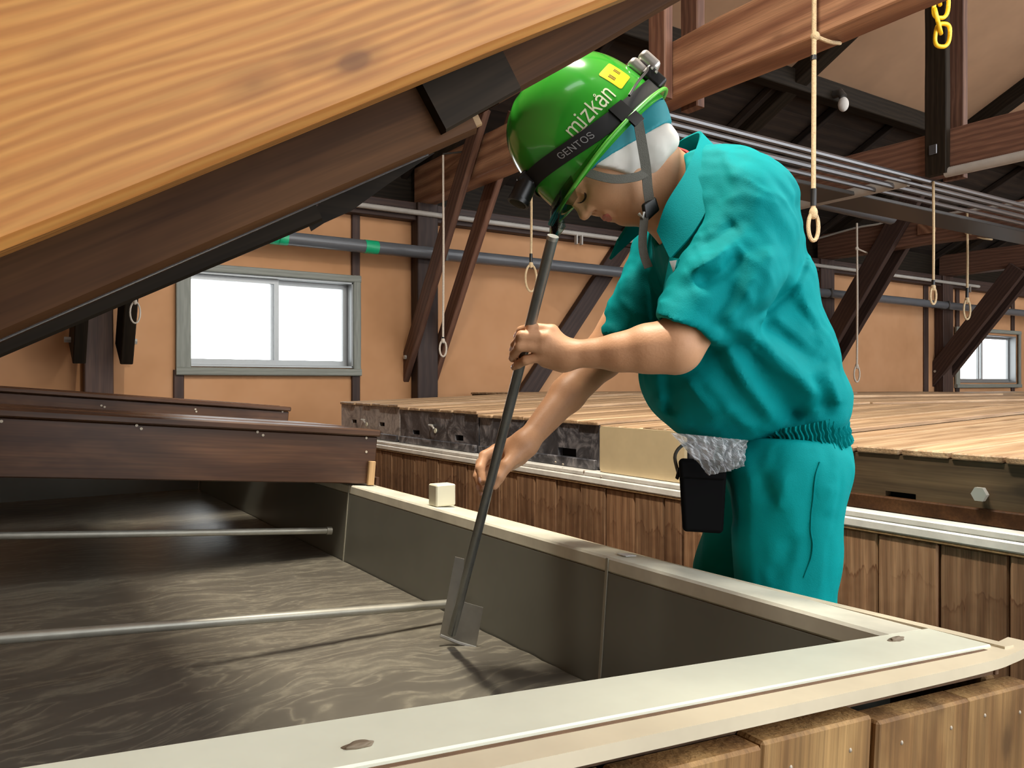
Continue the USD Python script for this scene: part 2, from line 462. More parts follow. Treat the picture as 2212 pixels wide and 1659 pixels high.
mat("skin", {
    "a": ("attribute", {"attribute": "rest"}), "n1": ("noise_texture", {"scale": 14, "detail": 5, "roughness": 0.6}),
    "r": ("rgb_ramp", {"ramp": [(0.3, (0.52, 0.265, 0.135)), (0.7, (0.60, 0.325, 0.18))]}),
    "n2": ("noise_texture", {"scale": 260, "detail": 3}), "b": ("bump", {"strength": 0.08, "distance": 0.003}),
    "p": ("principled_bsdf", {"roughness": 0.5, "specular_ior_level": 0.35, "sheen_weight": 0.05})},
    [("a.vector", "n1.vector"), ("n1.fac", "r.fac"), ("r.color", "p.base_color"), ("a.vector", "n2.vector"), ("n2.fac", "b.height"), ("b.normal", "p.normal")])
# window pane: sunlight passes
mat("pane", {"f": ("value", {"value": 0.06}), "t": ("transparent_bsdf", {"color": (0.97, 0.98, 0.98)}), "g": ("glossy_bsdf", {"color": (0.9, 0.9, 0.9), "roughness": 0.05}), "m": ("mix_closure", {})},
    [("f.value", "m.fac"), ("t.BSDF", "m.closure1"), ("g.BSDF", "m.closure2")], "m.closure")
# smoked visor and clear bag film
mat("visor", {"f": ("layer_weight", {"blend": 0.12}), "t": ("transparent_bsdf", {"color": (0.62, 0.66, 0.60)}), "g": ("glossy_bsdf", {"color": (1, 1, 1), "roughness": 0.06}), "m": ("mix_closure", {})},
    [("f.fresnel", "m.fac"), ("t.BSDF", "m.closure1"), ("g.BSDF", "m.closure2")], "m.closure")
mat("bag_film", {"f": ("layer_weight", {"blend": 0.3}), "t": ("transparent_bsdf", {"color": (0.93, 0.94, 0.96)}), "g": ("principled_bsdf", {"base_color": (0.88, 0.90, 0.93), "roughness": 0.12}), "m": ("mix_closure", {}),
                 "q": ("math", {"math_type": "multiply_add", "value2": 0.7, "value3": 0.16})},
    [("f.facing", "q.value1"), ("q.value", "m.fac"), ("t.BSDF", "m.closure1"), ("g.BSDF", "m.closure2")], "m.closure")
# the vinegar: a dark liquid under a thin pale film that has been drawn into threads
mat("vinegar", {
    "a": ("attribute", {"attribute": "rest"}),
    "w": ("noise_texture", {"scale": 1.6, "detail": 3, "roughness": 0.5}),
    "wm": ("vector_math", {"math_type": "multiply_add", "vector2": (0.55, 0.55, 0.0)}),
    "m": ("mapping", {"scale": (2.2, 9.0, 1.0), "rotation": (0, 0, 0.5)}),
    "n": ("noise_texture", {"scale": 1.0, "detail": 2, "roughness": 0.5}),
    "na": ("math", {"math_type": "subtract", "value2": 0.5}), "nb": ("math", {"math_type": "absolute"}),
    "m2": ("mapping", {"scale": (5.0, 22.0, 1.0), "rotation": (0, 0, 0.62), "location": (3, 1, 0)}), "nn": ("noise_texture", {"scale": 1.0, "detail": 3, "roughness": 0.6}),
    "nc": ("math", {"math_type": "subtract", "value2": 0.5}), "nd": ("math", {"math_type": "absolute"}), "ne": ("math", {"math_type": "multiply", "value2": 1.3}), "nm": ("math", {"math_type": "minimum"}),
    "r": ("rgb_ramp", {"ramp": [(0.0, (1, 1, 1)), (0.012, (0.75, 0.75, 0.75)), (0.03, (0.28, 0.28, 0.28)), (0.07, (0.08, 0.08, 0.08)), (0.14, (0.0, 0.0, 0.0))]}),
    "n2": ("noise_texture", {"scale": 90, "detail": 3}), "r2": ("rgb_ramp", {"ramp": [(0.35, (0.55, 0.55, 0.55)), (0.7, (1, 1, 1))]}),
    "mm": ("math", {"math_type": "multiply"}),
    "c": ("mix_color", {"a": (0.115, 0.104, 0.084), "b": (0.235, 0.215, 0.165)}),
    "b": ("bump", {"strength": 0.12, "distance": 0.004}),
    "p": ("principled_bsdf", {"roughness": 0.32, "specular_ior_level": 0.5})},
    [("a.vector", "w.vector"), ("w.color", "wm.vector1"), ("a.vector", "wm.vector3"), ("wm.vector", "m.vector"), ("m.vector", "n.vector"), ("n.fac", "na.value1"), ("na.value", "nb.value1"), ("wm.vector", "m2.vector"), ("m2.vector", "nn.vector"), ("nn.fac", "nc.value1"), ("nc.value", "nd.value1"), ("nd.value", "ne.value1"), ("nb.value", "nm.value1"), ("ne.value", "nm.value2"), ("nm.value", "r.fac"), ("a.vector", "n2.vector"), ("n2.fac", "r2.fac"),
     ("r.color", "mm.value1"), ("r2.color", "mm.value2"), ("mm.value", "c.fac"), ("c.result", "p.base_color"), ("n.fac", "b.height"), ("b.normal", "p.normal")])
# ---------------------------------------------------------------- the room
HP = CAMH + 1.49                       # underside of the tie beams, top of the back wall
WY = 6.0                               # inner face of the window wall


def plank(parent, name, lo, hi, mat_, axis=0, F=None, c=0.004, jag=0.0, label=None, tone=None):
    """A board with its grain along the given axis (0, 1, 2) of frame F."""
    v, f = boxm(lo, hi, None, c)
    lo, hi = np.asarray(lo, float), np.asarray(hi, float)
    order = {0: [0, 1, 2], 1: [1, 0, 2], 2: [2, 0, 1]}[axis]
    G = F or (lambda p: p)
    o = G((lo + hi)[None] / 2)[0]
    if axis == 2:
        o = G(np.array([[(lo[0] + hi[0]) / 2, (lo[1] + hi[1]) / 2, hi[2]]]))[0]   # measured down from the board's top
    E = np.array([norm(G(np.eye(3)[k][None])[0] - G(np.zeros((1, 3)))[0]) for k in order])
    if axis == 2:
        E[0] = -E[0]
    off = np.array([0.0 if axis == 2 else random.random() * 30, random.random() * 20, random.random() * 20])
    v, f = fix(G(v), f)
    return part(parent, name, (v, f), mat_, smooth=30, rest=(o, E, off), label=label, tone=tone)


solo("floor", boxm((-7, -3, -0.1), (17, 7, 0)), "floor_concrete", "dark concrete floor of the aisle below the tanks", "floor", kind="structure")

# back wall with its two window openings
w1a, w1b = ony(392, 790, WY), ony(762, 612, WY)
w2a, w2b = ony(2070, 826, WY), ony(2192, 728, WY)
wins = [(w1a[0], w1b[0], w1a[2], w1b[2]), (w2a[0], w2b[0], w2a[2], w2b[2])]
wall = Polygon([(-6, 0), (17, 0), (17, HP), (-6, HP)])
for a, b, c, d in wins:
    wall = wall.difference(sbox(a, c, b, d))
wall_path = thing("wall_back", "ochre plastered window wall behind the tanks", "wall", kind="structure")
part(wall_path, "plaster", extrude(wall, 0, 0.12, lambda v: np.stack([v[:, 0], WY + v[:, 2], v[:, 1]], 1)), "plaster")


def wx(px, py=700):
    return ony(px, py, WY)[0]


# battens nailed on the plaster, wall plate, diagonal wall brace
HPLATE = HP
for px in (385, 767, 2066, 2186):
    x = wx(px); hi = HPLATE
    z0 = 0.9
    wz = wins[0] if px < 1500 else wins[1]
    timber(wall_path, "batten", (x, WY - 0.012, 0.6), (x, WY - 0.012, wz[2] - 0.03), 0.07 if px < 1500 else 0.09, 0.025, "wood_post", up=(0, 1, 0), n=2)
    timber(wall_path, "batten", (x, WY - 0.012, wz[3] + 0.05), (x, WY - 0.012, hi), 0.07 if px < 1500 else 0.09, 0.025, "wood_post", up=(0, 1, 0), n=2)
timber(wall_path, "wall_plate", (-6, WY - 0.05, HP - 0.07), (17, WY - 0.05, HP - 0.07), 0.10, 0.15, "wood_post", n=20)
part(wall_path, "eave_blocker", boxm((-6, WY + 0.03, HP), (17, WY + 0.07, HP + 0.33)), "wood_black")  # dark board added to stop sky light coming in above the plate
b0, b1 = ony(1140, 845, WY - 0.04), ony(1300, 600, WY - 0.04)
d = b1 - b0
timber(wall_path, "wall_brace", b0 - d * 0.15, b0 + d * 1.5, 0.07, 0.17, "wood_post", up=norm(np.cross(d, (0, 1, 0))), n=6)
timber(wall_path, "batten", (wx(1998), WY - 0.012, 0.6), (wx(1998), WY - 0.012, HP), 0.10, 0.025, "wood_post", up=(0, 1, 0), n=2)
timber(wall_path, "batten", (wx(2044), WY - 0.012, 0.6), (wx(2044), WY - 0.012, HP), 0.10, 0.025, "wood_post", up=(0, 1, 0), n=2)

solo("wall_left_blocker", boxm((-3.7, -3, 0), (-3.6, 7, HP + 4.4)), "plaster_roof", "added unseen ochre plastered end wall that blocks light from the left", "wall", kind="structure")  # unseen wall, added to keep light from entering on the left
solo("wall_rear_blocker", boxm((-3.7, -2.6, 0), (0.2, -2.5, HP + 4.6)), "plaster_roof", "added ochre plastered wall behind the camera that blocks part of the sky light", "wall", kind="structure")  # partial wall, added so sky light enters only from behind right
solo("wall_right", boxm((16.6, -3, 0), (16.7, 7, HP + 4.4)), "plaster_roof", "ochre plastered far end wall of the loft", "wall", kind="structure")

# the sloping roof: boards at the eaves, plastered above the purlin
SL = 0.5


def roofh(y):                           # underside of the roof above height y
    return HP + 0.30 + SL * (WY - y)


ceil = thing("ceiling", "sloping roof underside, dark boards at the eaves and brown plaster above", "ceiling", kind="structure")
YP = 4.30
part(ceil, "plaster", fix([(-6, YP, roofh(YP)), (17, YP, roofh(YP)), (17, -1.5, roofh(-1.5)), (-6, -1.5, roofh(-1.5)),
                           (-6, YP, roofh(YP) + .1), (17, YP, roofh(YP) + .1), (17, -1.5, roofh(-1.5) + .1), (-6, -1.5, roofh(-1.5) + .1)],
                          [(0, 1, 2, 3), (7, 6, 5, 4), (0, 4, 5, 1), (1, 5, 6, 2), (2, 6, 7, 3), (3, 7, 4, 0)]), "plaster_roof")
k = 0
y = 6.6
while y > YP:
    y0, y1 = y, y - 0.215
    sx = norm((0, -1, SL))
    mid = (y0 + y1) / 2
    timber(ceil, "board", (-6, mid, roofh(mid) + 0.03), (17, mid, roofh(mid) + 0.03), 0.25, 0.02, "wood_roof", up=norm((0, SL, 1)), n=2)
    y = y1
timber(ceil, "purlin", (-6, YP, roofh(YP) - 0.09), (17, YP, roofh(YP) - 0.09), 0.12, 0.17, "wood_black", n=4)
timber(ceil, "purlin", (-6, 1.6, roofh(1.6) - 0.09), (17, 1.6, roofh(1.6) - 0.09), 0.12, 0.17, "wood_black", n=4)
for x in np.arange(0.2, 16, 0.9):
    timber(ceil, "common_rafter", (x, 6.3, roofh(6.3) - 0.03), (x, YP + 0.05, roofh(YP + 0.05) - 0.03), 0.06, 0.07, "wood_roof", up=(0, 0, 1), n=2)


# windows: painted board frame, two aluminium sashes, panes
def window(name, label, px0, py0, px1, py1, w, mid_px, dark_col):
    a, b, c, d = w
    t = thing(name, label, "window", ((a + b) / 2, WY, c), kind="structure")
    P, Q = ony(px0, py1, WY), ony(px1, py0, WY)
    X0, X1, Z0, Z1 = P[0], Q[0], P[2], Q[2]
    s = 0.055
    ys = WY - 0.03
    timber(t, "frame_board", (X0, ys, Z1 - s / 2), (X1, ys, Z1 - s / 2), 0.03, s, "wood_frame_paint", n=2)
    timber(t, "frame_board", (X0, ys, Z0 + s / 2), (X1, ys, Z0 + s / 2), 0.05, s, "wood_frame_paint", n=2)
    timber(t, "frame_board", (X0 + 0.05, ys + .002, Z0), (X0 + 0.05, ys + .002, Z1), 0.10, 0.03, "wood_frame_paint", up=(0, 1, 0), n=2)
    timber(t, "frame_board", (X1 - 0.03, ys + .002, Z0), (X1 - 0.03, ys + .002, Z1), 0.06, 0.03, "wood_frame_paint", up=(0, 1, 0), n=2)
    xm = ony(mid_px, 700, WY)[0]
    for i, (u0, u1, yy) in enumerate(((a + 0.01, xm + 0.025, WY + 0.035), (xm - 0.025, b - 0.02, WY + 0.075))):
        g = Polygon([(u0, c + 0.012), (u1, c + 0.012), (u1, d - 0.012), (u0, d - 0.012)])
        fw = 0.034
        hole = sbox(u0 + fw, c + 0.012 + fw * 1.2, u1 - fw, d - 0.012 - fw)
        sp = part(t, "sash", extrude(g.difference(hole), 0, 0.028, lambda v, yy=yy: np.stack([v[:, 0], yy + v[:, 2], v[:, 1]], 1)), "aluminium")
        part(sp, "pane", boxm((u0 + fw - .005, yy + 0.012, c + 0.02), (u1 - fw + .005, yy + 0.016, d - 0.02)), "pane")
    part(t, "track", boxm((a, WY - 0.02, c - 0.005), (b, WY + 0.11, c + 0.012), None, 0.002), "aluminium")
    part(t, "track", boxm((a, WY - 0.02, d - 0.012), (b, WY + 0.11, d + 0.005), None, 0.002), "aluminium")
    for u0, u1 in ((a - 0.004, a + 0.012), (b - 0.018, b + 0.004)):
        part(t, "track", boxm((u0, WY - 0.02, c), (u1, WY + 0.11, d), None, 0.002), "aluminium")
    return t


window("window_1", "wide two-sash sliding window in a grey-green board frame", 378, 597, 776, 810, wins[0], 598, 0)
window("window_2", "small bright sliding window beside the slanting braces at the far wall end", 2060, 716, 2200, 838, wins[1], 2126, 0)


# ---------------------------------------------------------------- roof trusses
def truss(x, label, hanging=True, red=False, brace_top=(4.77, 1.94)):
    m = "wood_truss"
    t = thing("roof_truss", label, "roof truss", (x, WY, 0))
    timber(t, "wall_post", (x, WY - 0.068, 0.0), (x, WY - 0.068, HP), 0.19 if x < 8 else .26, 0.125, "wood_post", up=(0, 1, 0), n=8)
    timber(t, "tie_beam", (x, WY - 0.05, HP + 0.145), (x, -1.2, HP + 0.145), 0.17, 0.29, "wood_red" if red else "wood_truss", n=24, wob=0.012)
    z0 = HP + 0.18
    timber(t, "principal_rafter", (x, WY + 0.15, z0), (x, -1.2, z0 + SL * (WY + 1.35)), 0.15, 0.2, "wood_black", n=6)
    if hanging:
        y = 3.03
        for s in (-1, 1):
            timber(t, "hanging_post", (x + s * 0.118, y, HP - 0.02), (x + s * 0.118, y, HP + 1.55), 0.06, 0.125 if x < 4 else .15, m if x < 4 or s > 0 else "wood_black", up=(0, 1, 0), n=8)
    by, bh = brace_top
    for s in (-1, 1):
        p0, p1 = np.array([x + s * 0.135, WY + 0.08, CAMH + 0.03]), np.array([x + s * 0.135, by, CAMH + bh])
        br = timber(t, "knee_brace", p0, p1, 0.055 if x < 4 else .075, 0.145 if x < 4 else .22, m if x < 4 else "wood_post", up=(0, 0, 1), n=8)
        q = p0 + (p1 - p0) * 0.10
        part(br, "bolt", disc_mesh(q - (0.045 * 1, 0, 0), (1, 0, 0), 0.018, 0.09, 6), "bolt_zinc")
    return t


truss(3.04, "reddish-brown timber truss with twin braces just past the wide window", red=True)
truss(5.70, "dark timber truss with a black hanging post behind the yellow chain", brace_top=(4.9, 1.9))
truss(8.40, "dark timber truss whose broad brace slants down behind the worker", brace_top=(4.70, 2.08))
truss(11.1, "farthest timber truss, its brace ending beside the small window", brace_top=(4.92, 1.48))
# the nearest truss shows only its wall post with two brace feet bolted to it
x = 0.615
t = thing("roof_truss", "nearest roof truss, its wall post with two bolted brace feet seen below the near beams", "roof truss", (x, WY, 0))
timber(t, "tie_beam", (x, WY - 0.05, HP + 0.145), (x, -1.2, HP + 0.145), 0.17, 0.29, "wood_truss", n=8)
timber(t, "post", (x, WY - 0.078, 0), (x, WY - 0.078, HP), 0.17, 0.15, "wood_post", up=(0, 1, 0), n=8)
for s in (-1, 1):
    p0, p1 = np.array([x + s * 0.135, WY - 0.24, CAMH + 0.20]), np.array([x + s * 0.13, 4.9, CAMH + 1.75])
    br = timber(t, "knee_brace", p0, p1, 0.075, 0.30, "wood_black", n=6)
    part(br, "bolt", disc_mesh((x + s * 0.13 + s * 0.03, WY - 0.26, CAMH + 0.28), (s, 0, 0), 0.02, 0.05, 6), "bolt_zinc")

# bulb holder on the purlin and a small plate on the black post
q_ = at(1815, 205, 6.88)
lh = thing("bulb_holder", "small dark bulb holder with a pale bulb below the brown roof plaster", "lamp", q_)
part(lh, "holder", tube_mesh([q_ + (0, 0.10, 0.02), q_ + (0, 0, 0.02), q_ + (0, -.03, -0.03)], 0.035, 10), "bracket", smooth=40)
bq = trimesh.creation.icosphere(2, 0.045); bq.apply_scale((1, 1, 1.4)); bq.apply_translation(q_ + (0, -0.03, -0.09))
part(lh, "bulb", bq, "white_cloth", smooth=True)
a_, b_ = onx(2008, 336, 5.55), onx(2025, 311, 5.55)
solo("metal_plate", boxm((5.538, min(a_[1], b_[1]), min(a_[2], b_[2])), (5.551, max(a_[1], b_[1]), max(a_[2], b_[2])), None, 0.003), "conduit_steel", "small shiny metal plate on the foot of the black hanging post", "plate")
# patch of paler board on the truss by the far braces
# ---------------------------------------------------------------- pipes and conduits
r_ = 0.062
yp = WY - 0.20
hz = CAMH + 1.07
pp = thing("grey_pipe", "thick grey drain pipe with green tape running along the ochre wall", "pipe", (0.5, yp, hz))
part(pp, "pipe", tube_mesh([(0.9, yp, hz), (16, yp, hz)], r_ * 0.83, 16), "pipe_grey", smooth=40)
for xx in (ony(801, 545, yp)[0], ony(592, 524, yp)[0], ony(610, 524, yp)[0]):
    w_ = 0.055 if xx > 2.5 else 0.035
    part(pp, "tape", tube_mesh([(xx - w_, yp, hz), (xx + w_, yp, hz)], r_ * 0.83 + 0.002, 16), "tape_green", smooth=40, label="green tape ring")
for xx in (3.15, 5.6, 8.3, 10.9):
    part(pp, "clamp", boxm((xx - .012, yp - .056, hz - .056), (xx + .012, WY - 0.132, hz + .056)), "bracket")
yc = WY - 0.14
hc = CAMH + 1.40
cc = thing("white_conduit", "thin white conduit on brackets along the top of the ochre wall", "conduit", (2, yc, hc))
part(cc, "conduit", tube_mesh([(2.1, yc, hc), (11.9, yc, hc)], 0.022, 10), "conduit_white", smooth=40)
for xx in (4.6, 7.3, 9.6, 11.6):
    part(cc, "bracket", boxm((xx - .03, yc - .02, hc - .10), (xx - .015, WY - 0.125, hc - .01)), "conduit_white")
    part(cc, "bracket", boxm((xx + .03, yc - .02, hc - .10), (xx + .045, WY - 0.125, hc - .01)), "conduit_white")
hb = CAMH + 1.462
for i, (dy, rr, hh) in enumerate(((0.0, 0.018, 0), (0.10, 0.018, 0.0), (0.22, 0.022, 0.0), (0.36, 0.018, 0.0))):
    solo("steel_conduit", tube_mesh([(2.98 + dy, 3.14 + dy, hb + hh), (16, 3.14 + dy, hb + hh)], rr, 8), "conduit_steel",
         "straight shiny steel conduit tube under the tie beams, " + ("the one nearest the camera", "second from the camera", "third and thickest", "last, beside the flat duct")[i], "conduit", group="steel conduits under the tie beams", smooth=40)
solo("cable_duct", boxm((3.0, 3.66, hb - 0.01), (16, 4.0, hb + 0.02), None, 0.005), "duct_dark", "dark flat cable duct running behind the steel conduits", "duct")
solo("slanting_pipe", tube_mesh([ony(1740, 428, 4.6), ony(1925, 470, 4.6)], 0.07, 12), "pipe_grey", "short dark grey pipe at the worker's back below the tie beam", "pipe", smooth=40)
q = [(5.60, 4.6, HP - 0.012), (5.60, 3.25, HP - 0.012)]
solo("beam_conduit", tube_mesh(q, 0.04, 10), "conduit_white", "pale conduit fixed beneath the tie beam, ending at the black hanging post", "conduit", smooth=40)
solo("beam_conduit", tube_mesh([(5.60, 2.98, HP - 0.012), (5.60, 0.5, HP - 0.012)], 0.034, 10), "conduit_white", "pale conduit beneath the tie beam on the near side of the black hanging post", "conduit", smooth=40)
# thin cable sagging along the third beam
cb = curve([onx(1768, 515, 8.25), onx(1850, 492, 8.25), onx(1905, 482, 8.25), onx(1935, 462, 8.25)], 14)
solo("thin_cable", tube_mesh(cb, 0.012, 6), "conduit_white", "thin pale cable sagging along the beam left of the broad brace", "cable", smooth=40)
cb = curve([onx(1970, 466, 8.2), onx(1985, 471, 8.2), onx(2085, 456, 8.2), onx(2212, 437, 8.2), onx(2320, 420, 8.2)], 18)
solo("thin_cable", tube_mesh(cb, 0.013, 6), "conduit_white", "thin pale cable along the beam right of the broad brace", "cable", smooth=40)
solo("wood_patch", boxm(*[np.minimum(*z) if i == 0 else np.maximum(*z) for i, z in enumerate([(onx(1984, 508, 8.31), onx(2020, 478, 8.29))] * 2)]), "wood_red", "pale reddish square board nailed to the beam beside the broad brace", "board")


# ---------------------------------------------------------------- cords that hang from the beams
def cord(px, y_px0, y_px1, Z, label, loop=28, r=0.006, tape=None, knot=None, m="rope", dx=0.0, hook=None, tie=(30, 12)):
    """A cord at depth Z, hanging from y_px0 (or from the world point hook) down to y_px1, with a loop at its foot."""
    s = Z / FPX
    T = thing("pull_cord", label, "cord", at(px + dx, y_px1, Z))
    top, bot = at(px, y_px0, Z), at(px + dx, y_px1 - loop, Z)
    part(T, "cord", tube_mesh(curve([top, (top * .5 + bot * .5) + RV * s * 1.0, bot], 8), r, 8), m, smooth=50)
    if hook is not None:
        part(T, "hook", tube_mesh([np.asarray(hook, float), top + (0, 0, r)], r * 0.8, 6), "bracket", smooth=50)
    l = loop * s
    g = np.linspace(0, 2 * np.pi, 21)
    lp = bot + np.outer(np.sin(g) * l * 0.23, RV * 0.9 + FV * 0.3) + np.outer(-(1 - np.cos(g)) * l * 0.5, UV)
    part(T, "loop", tube_mesh(lp, r * 0.85, 6, False), m, smooth=50)
    kb = trimesh.creation.icosphere(2, r * 1.8); kb.apply_scale((1, 1, 1.5)); kb.apply_translation(bot)
    part(T, "knot", kb, m, smooth=True)
    for a_, b_ in (tape or []):
        part(T, "tape", tube_mesh([at(px + dx * .9, a_, Z), at(px + dx * .9, b_, Z)], r * 1.3, 8), "tape_black", smooth=50, label="black tape wound on the cord")
    if knot:
        kb = trimesh.creation.icosphere(2, r * 1.9); kb.apply_translation(at(px, knot, Z))
        part(T, "knot", kb, m, smooth=True)
        part(T, "tie", tube_mesh(curve([at(px, knot, Z), at(px + tie[0], knot + tie[1], Z + .03), at(px + tie[0] * 1.8, knot + tie[1] * 1.3, Z + .10)], 8), r * .8, 6), m, smooth=50)
    return T


cord(957, 335, 770, 5.9, "pale cord with a loop hanging in front of the twin braces", 34, 0.0085, [(728, 742)], m="rope_pale", hook=(2.96, 5.05, HP + .22))
cord(1147, 352, 630, 5.33, "cord with a loop hanging between helmet lamp and pole top", 58, 0.0085, [(548, 572)])
cord(1761, -1070, 520, 3.36, "thick straw-coloured cord knotted to the reddish beam and hanging behind the shoulder", 60, 0.0100, [(120, 130), (408, 445)], knot=78, dx=-4)
cord(2016, 392, 657, 5.74, "cord with a thick closed loop hanging below the black hanging post", 36, 0.0095, [(605, 618)])
cord(2089, 452, 690, 8.05, "cord with a long open loop tied to the third beam", 42, 0.0120, [(622, 646)], knot=502)
cord(1851, 482, 825, 8.94, "long thin white cord with a small hook loop in front of the broad brace", 34, 0.0115, None, knot=537, m="rope_pale")
cord(292, 600, 698, 0.862, "short pale looped cord peeping out under the near beams", 46, 0.0012, None, m="rope_pale")

# yellow plastic chain
ch = thing("yellow_chain", "yellow plastic chain hanging in front of the black post", "chain", at(2030, 100, 3.6))
Zc = 3.6; s = Zc / FPX
c_pts = [(2036, 76, 0), (2026, 46, 1), (2033, 14, 0), (2024, -16, 1), (2030, -46, 0), (2024, -76, 1), (2026, -106, 0), (2024, -140, 1)]
for px, py, e in c_pts:
    g = np.linspace(0, 2 * np.pi, 25)
    hw, hl = (17 * s, 25 * s)
    side = norm(RV * (1 if e == 0 else 0.55) + FV * (0.15 if e == 0 else 0.85))
    ax_ = norm(UV + RV * (0.12 if e == 0 else -.25))
    lp = at(px, py, Zc) + np.outer(np.sign(np.cos(g)) * np.abs(np.cos(g)) ** .7 * hw, side) + np.outer(np.sign(np.sin(g)) * np.abs(np.sin(g)) ** .7 * hl, ax_)
    part(ch, "link", tube_mesh(lp, 4.6 * s, 8, False), "chain_yellow", smooth=50)
solo("chain_hook_beam", timber and section_sweep(at(2024, -170, 3.6) + (-.6, 0, 0), at(2024, -170, 3.6) + (.6, 0, 0), rect_sec(.08, .08))[0], "wood_black", "short dark batten that carries the yellow chain", "batten")

# ---------------------------------------------------------------- the beams close to the camera
B = math.tan(math.radians(29.9))


def near_beam(name, label, y0, y1, p_bot, x0, x1, hgt, m, **kw):
    """p_bot: point (x, h) on the lower front edge; the beam rises by B per metre to the right."""
    xb, hb_ = p_bot
    f0, f1 = np.array([x0, (y0 + y1) / 2, CAMH + hb_ + kw.get("b", B) * (x0 - xb)]), np.array([x1, (y0 + y1) / 2, CAMH + hb_ + kw.get("b", B) * (x1 - xb)])
    up = norm(np.cross(f1 - f0, (0, 1, 0))); up = up if up[2] > 0 else -up
    m_, ax = section_sweep(f0 + up * hgt / 2, f1 + up * hgt / 2, rect_sec(abs(y1 - y0), hgt, kw.get("c", 0.006)), up, 16, kw.get("wob", 0.004), kw.get("seed", 1))
    return solo(name, m_, m, label, "beam", smooth=30, rest=(f0, ax, np.array(kw.get("off", (3.0, 1.2, 0.4)))), tone=0.5)


p = ony(0, 540, 0.70); q = ony(1330, 0, 0.70)
near_beam("diagonal_beam", "bright honey-coloured planed diagonal beam across the top corner, nearest of all", 0.70, 0.755, (p[0], p[2] - CAMH), -0.55, 2.6, 0.34, "wood_bright", b=(q[2] - p[2]) / (q[0] - p[0]), wob=0.003, c=0.008, off=(1.7, .35, .2))
p = ony(0, 735, 0.80); q = ony(950, 322, 0.80); bb = (q[2] - p[2]) / (q[0] - p[0])
near_beam("diagonal_beam", "dark brown diagonal beam directly behind the bright one", 0.80, 0.90, (p[0], p[2] - CAMH), -0.5, ony(988, 280, .85)[0], 0.22, "wood_umber", b=bb, wob=0.003, off=(7.7, .1, .9))
p = ony(1003, 262, 0.815); q = ony(1473, 0, 0.815); bb = (q[2] - p[2]) / (q[0] - p[0])
near_beam("diagonal_beam", "brown upper length of beam that hides the top of the helmet", 0.815, 0.895, (p[0], p[2] - CAMH), ony(1050, 240, .85)[0], 2.6, 0.22, "wood_umber", b=bb, wob=0.003, off=(2.7, .6, .3))
# the sheathing board under it, torn off at its end
p = ony(0, 768, 0.92); q = ony(660, 492, 0.92)
near_beam("sheathing_board", "thin black board under the dark diagonal beam with a torn end", 0.905, 0.925, (p[0], p[2] - CAMH), -0.5, ony(690, 480, .92)[0], 0.14, "wood_black", b=(q[2] - p[2]) / (q[0] - p[0]), c=0.003, seed=5)
a_, b_ = ony(668, 478, .935), ony(930, 345, .935)
solo("torn_flap", fix(np.vstack([[ony(*z, .930) for z in ((660, 470), (672, 500), (700, 482), (760, 455), (838, 398), (940, 330), (900, 330), (700, 430))],
                                 [ony(*z, .935) for z in ((660, 470), (672, 500), (700, 482), (760, 455), (838, 398), (940, 330), (900, 330), (700, 430))]]),
                      [(0, 1, 2, 2), (0, 2, 3, 7), (7, 3, 4, 4), (7, 4, 6, 6), (6, 4, 5, 5), (10, 9, 8, 8), (15, 11, 10, 8), (12, 11, 15, 15), (14, 12, 15, 15), (13, 12, 14, 14),
                       (0, 8, 9, 1), (1, 9, 10, 2), (2, 10, 11, 3), (3, 11, 12, 4), (4, 12, 13, 5)]), "wood_black", "torn dark flap of sheathing at the end of the black board", "board")
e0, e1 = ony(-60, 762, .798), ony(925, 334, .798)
solo("edge_glint", tube_mesh([e0, e1], 0.0011, 6), "conduit_steel", "added tube that draws light as a thin bright wire along the lower edge of the dark diagonal beam", "glint", smooth=50)  # added pale tube stands in for window light caught on the edge
# splice block
u0, u1 = ony(952, 292, 0.80), ony(1112, 203, 0.80)
sl = (u1[2] - u0[2]) / (u1[0] - u0[0]); dd = norm(u1 - u0); upn = norm(np.cross(dd, (0, 1, 0))); upn = upn if upn[2] > 0 else -upn
m_, ax = section_sweep(u0 + upn * 0.055, u1 + upn * 0.055, rect_sec(0.03, 0.11, 0.003), upn, 4, 0.001, 2)
solo("splice_block", m_, "wood_black", "dark greenish splice block on the diagonal beam above the helmet", "block", smooth=30, rest=(u0, ax, np.array([2, 2, 2.])), tone=0.9)
p_ = ony(948, 300, .80); 
solo("wedge_block", section_sweep(ony(936, 302, .86), ony(1003, 268, .86), rect_sec(0.07, 0.022, 0.002))[0], "wood_pale", "small greenish wedge under the splice block", "wedge")
# ---------------------------------------------------------------- the open tank (leans by a few degrees)
TL = 0.085
O1 = np.array([0.93, 0.563, CAMH - 0.308])
n1 = math.hypot(1, TL)
T1 = xf(O1, (1 / n1, 0, -TL / n1), (0, 1, 0), (TL / n1, 0, 1 / n1))
XL, YB = -1.95, 3.75                     # inner left and far edges
tank = thing("open_tank", "large open vinegar tank with grey lining, pale rim and plank cladding, nearest the camera", "tank", T1(np.array([[-0.9, 1.8, -0.79]]))[0])
part(tank, "rim", boxm((XL - 0.1, -0.078, -0.03), (0.085, 0.0, 0.0), T1, 0.0015), "rim_paint", smooth=30, rest=(O1, np.eye(3), (0, 0, 0)))
part(tank, "rim", boxm((0.0, 0.0005, -0.03), (0.082, YB + 0.08, -0.002), T1, 0.004), "rim_paint_grey", smooth=30)
part(tank, "rim", boxm((XL, YB, -0.03), (0.0, YB + 0.08, -0.002), T1, 0.004), "rim_paint_grey", smooth=30)
part(tank, "rim", boxm((XL - 0.1, 0.0, -0.03), (XL, YB + 0.08, -0.002), T1, 0.004), "rim_paint_grey", smooth=30)
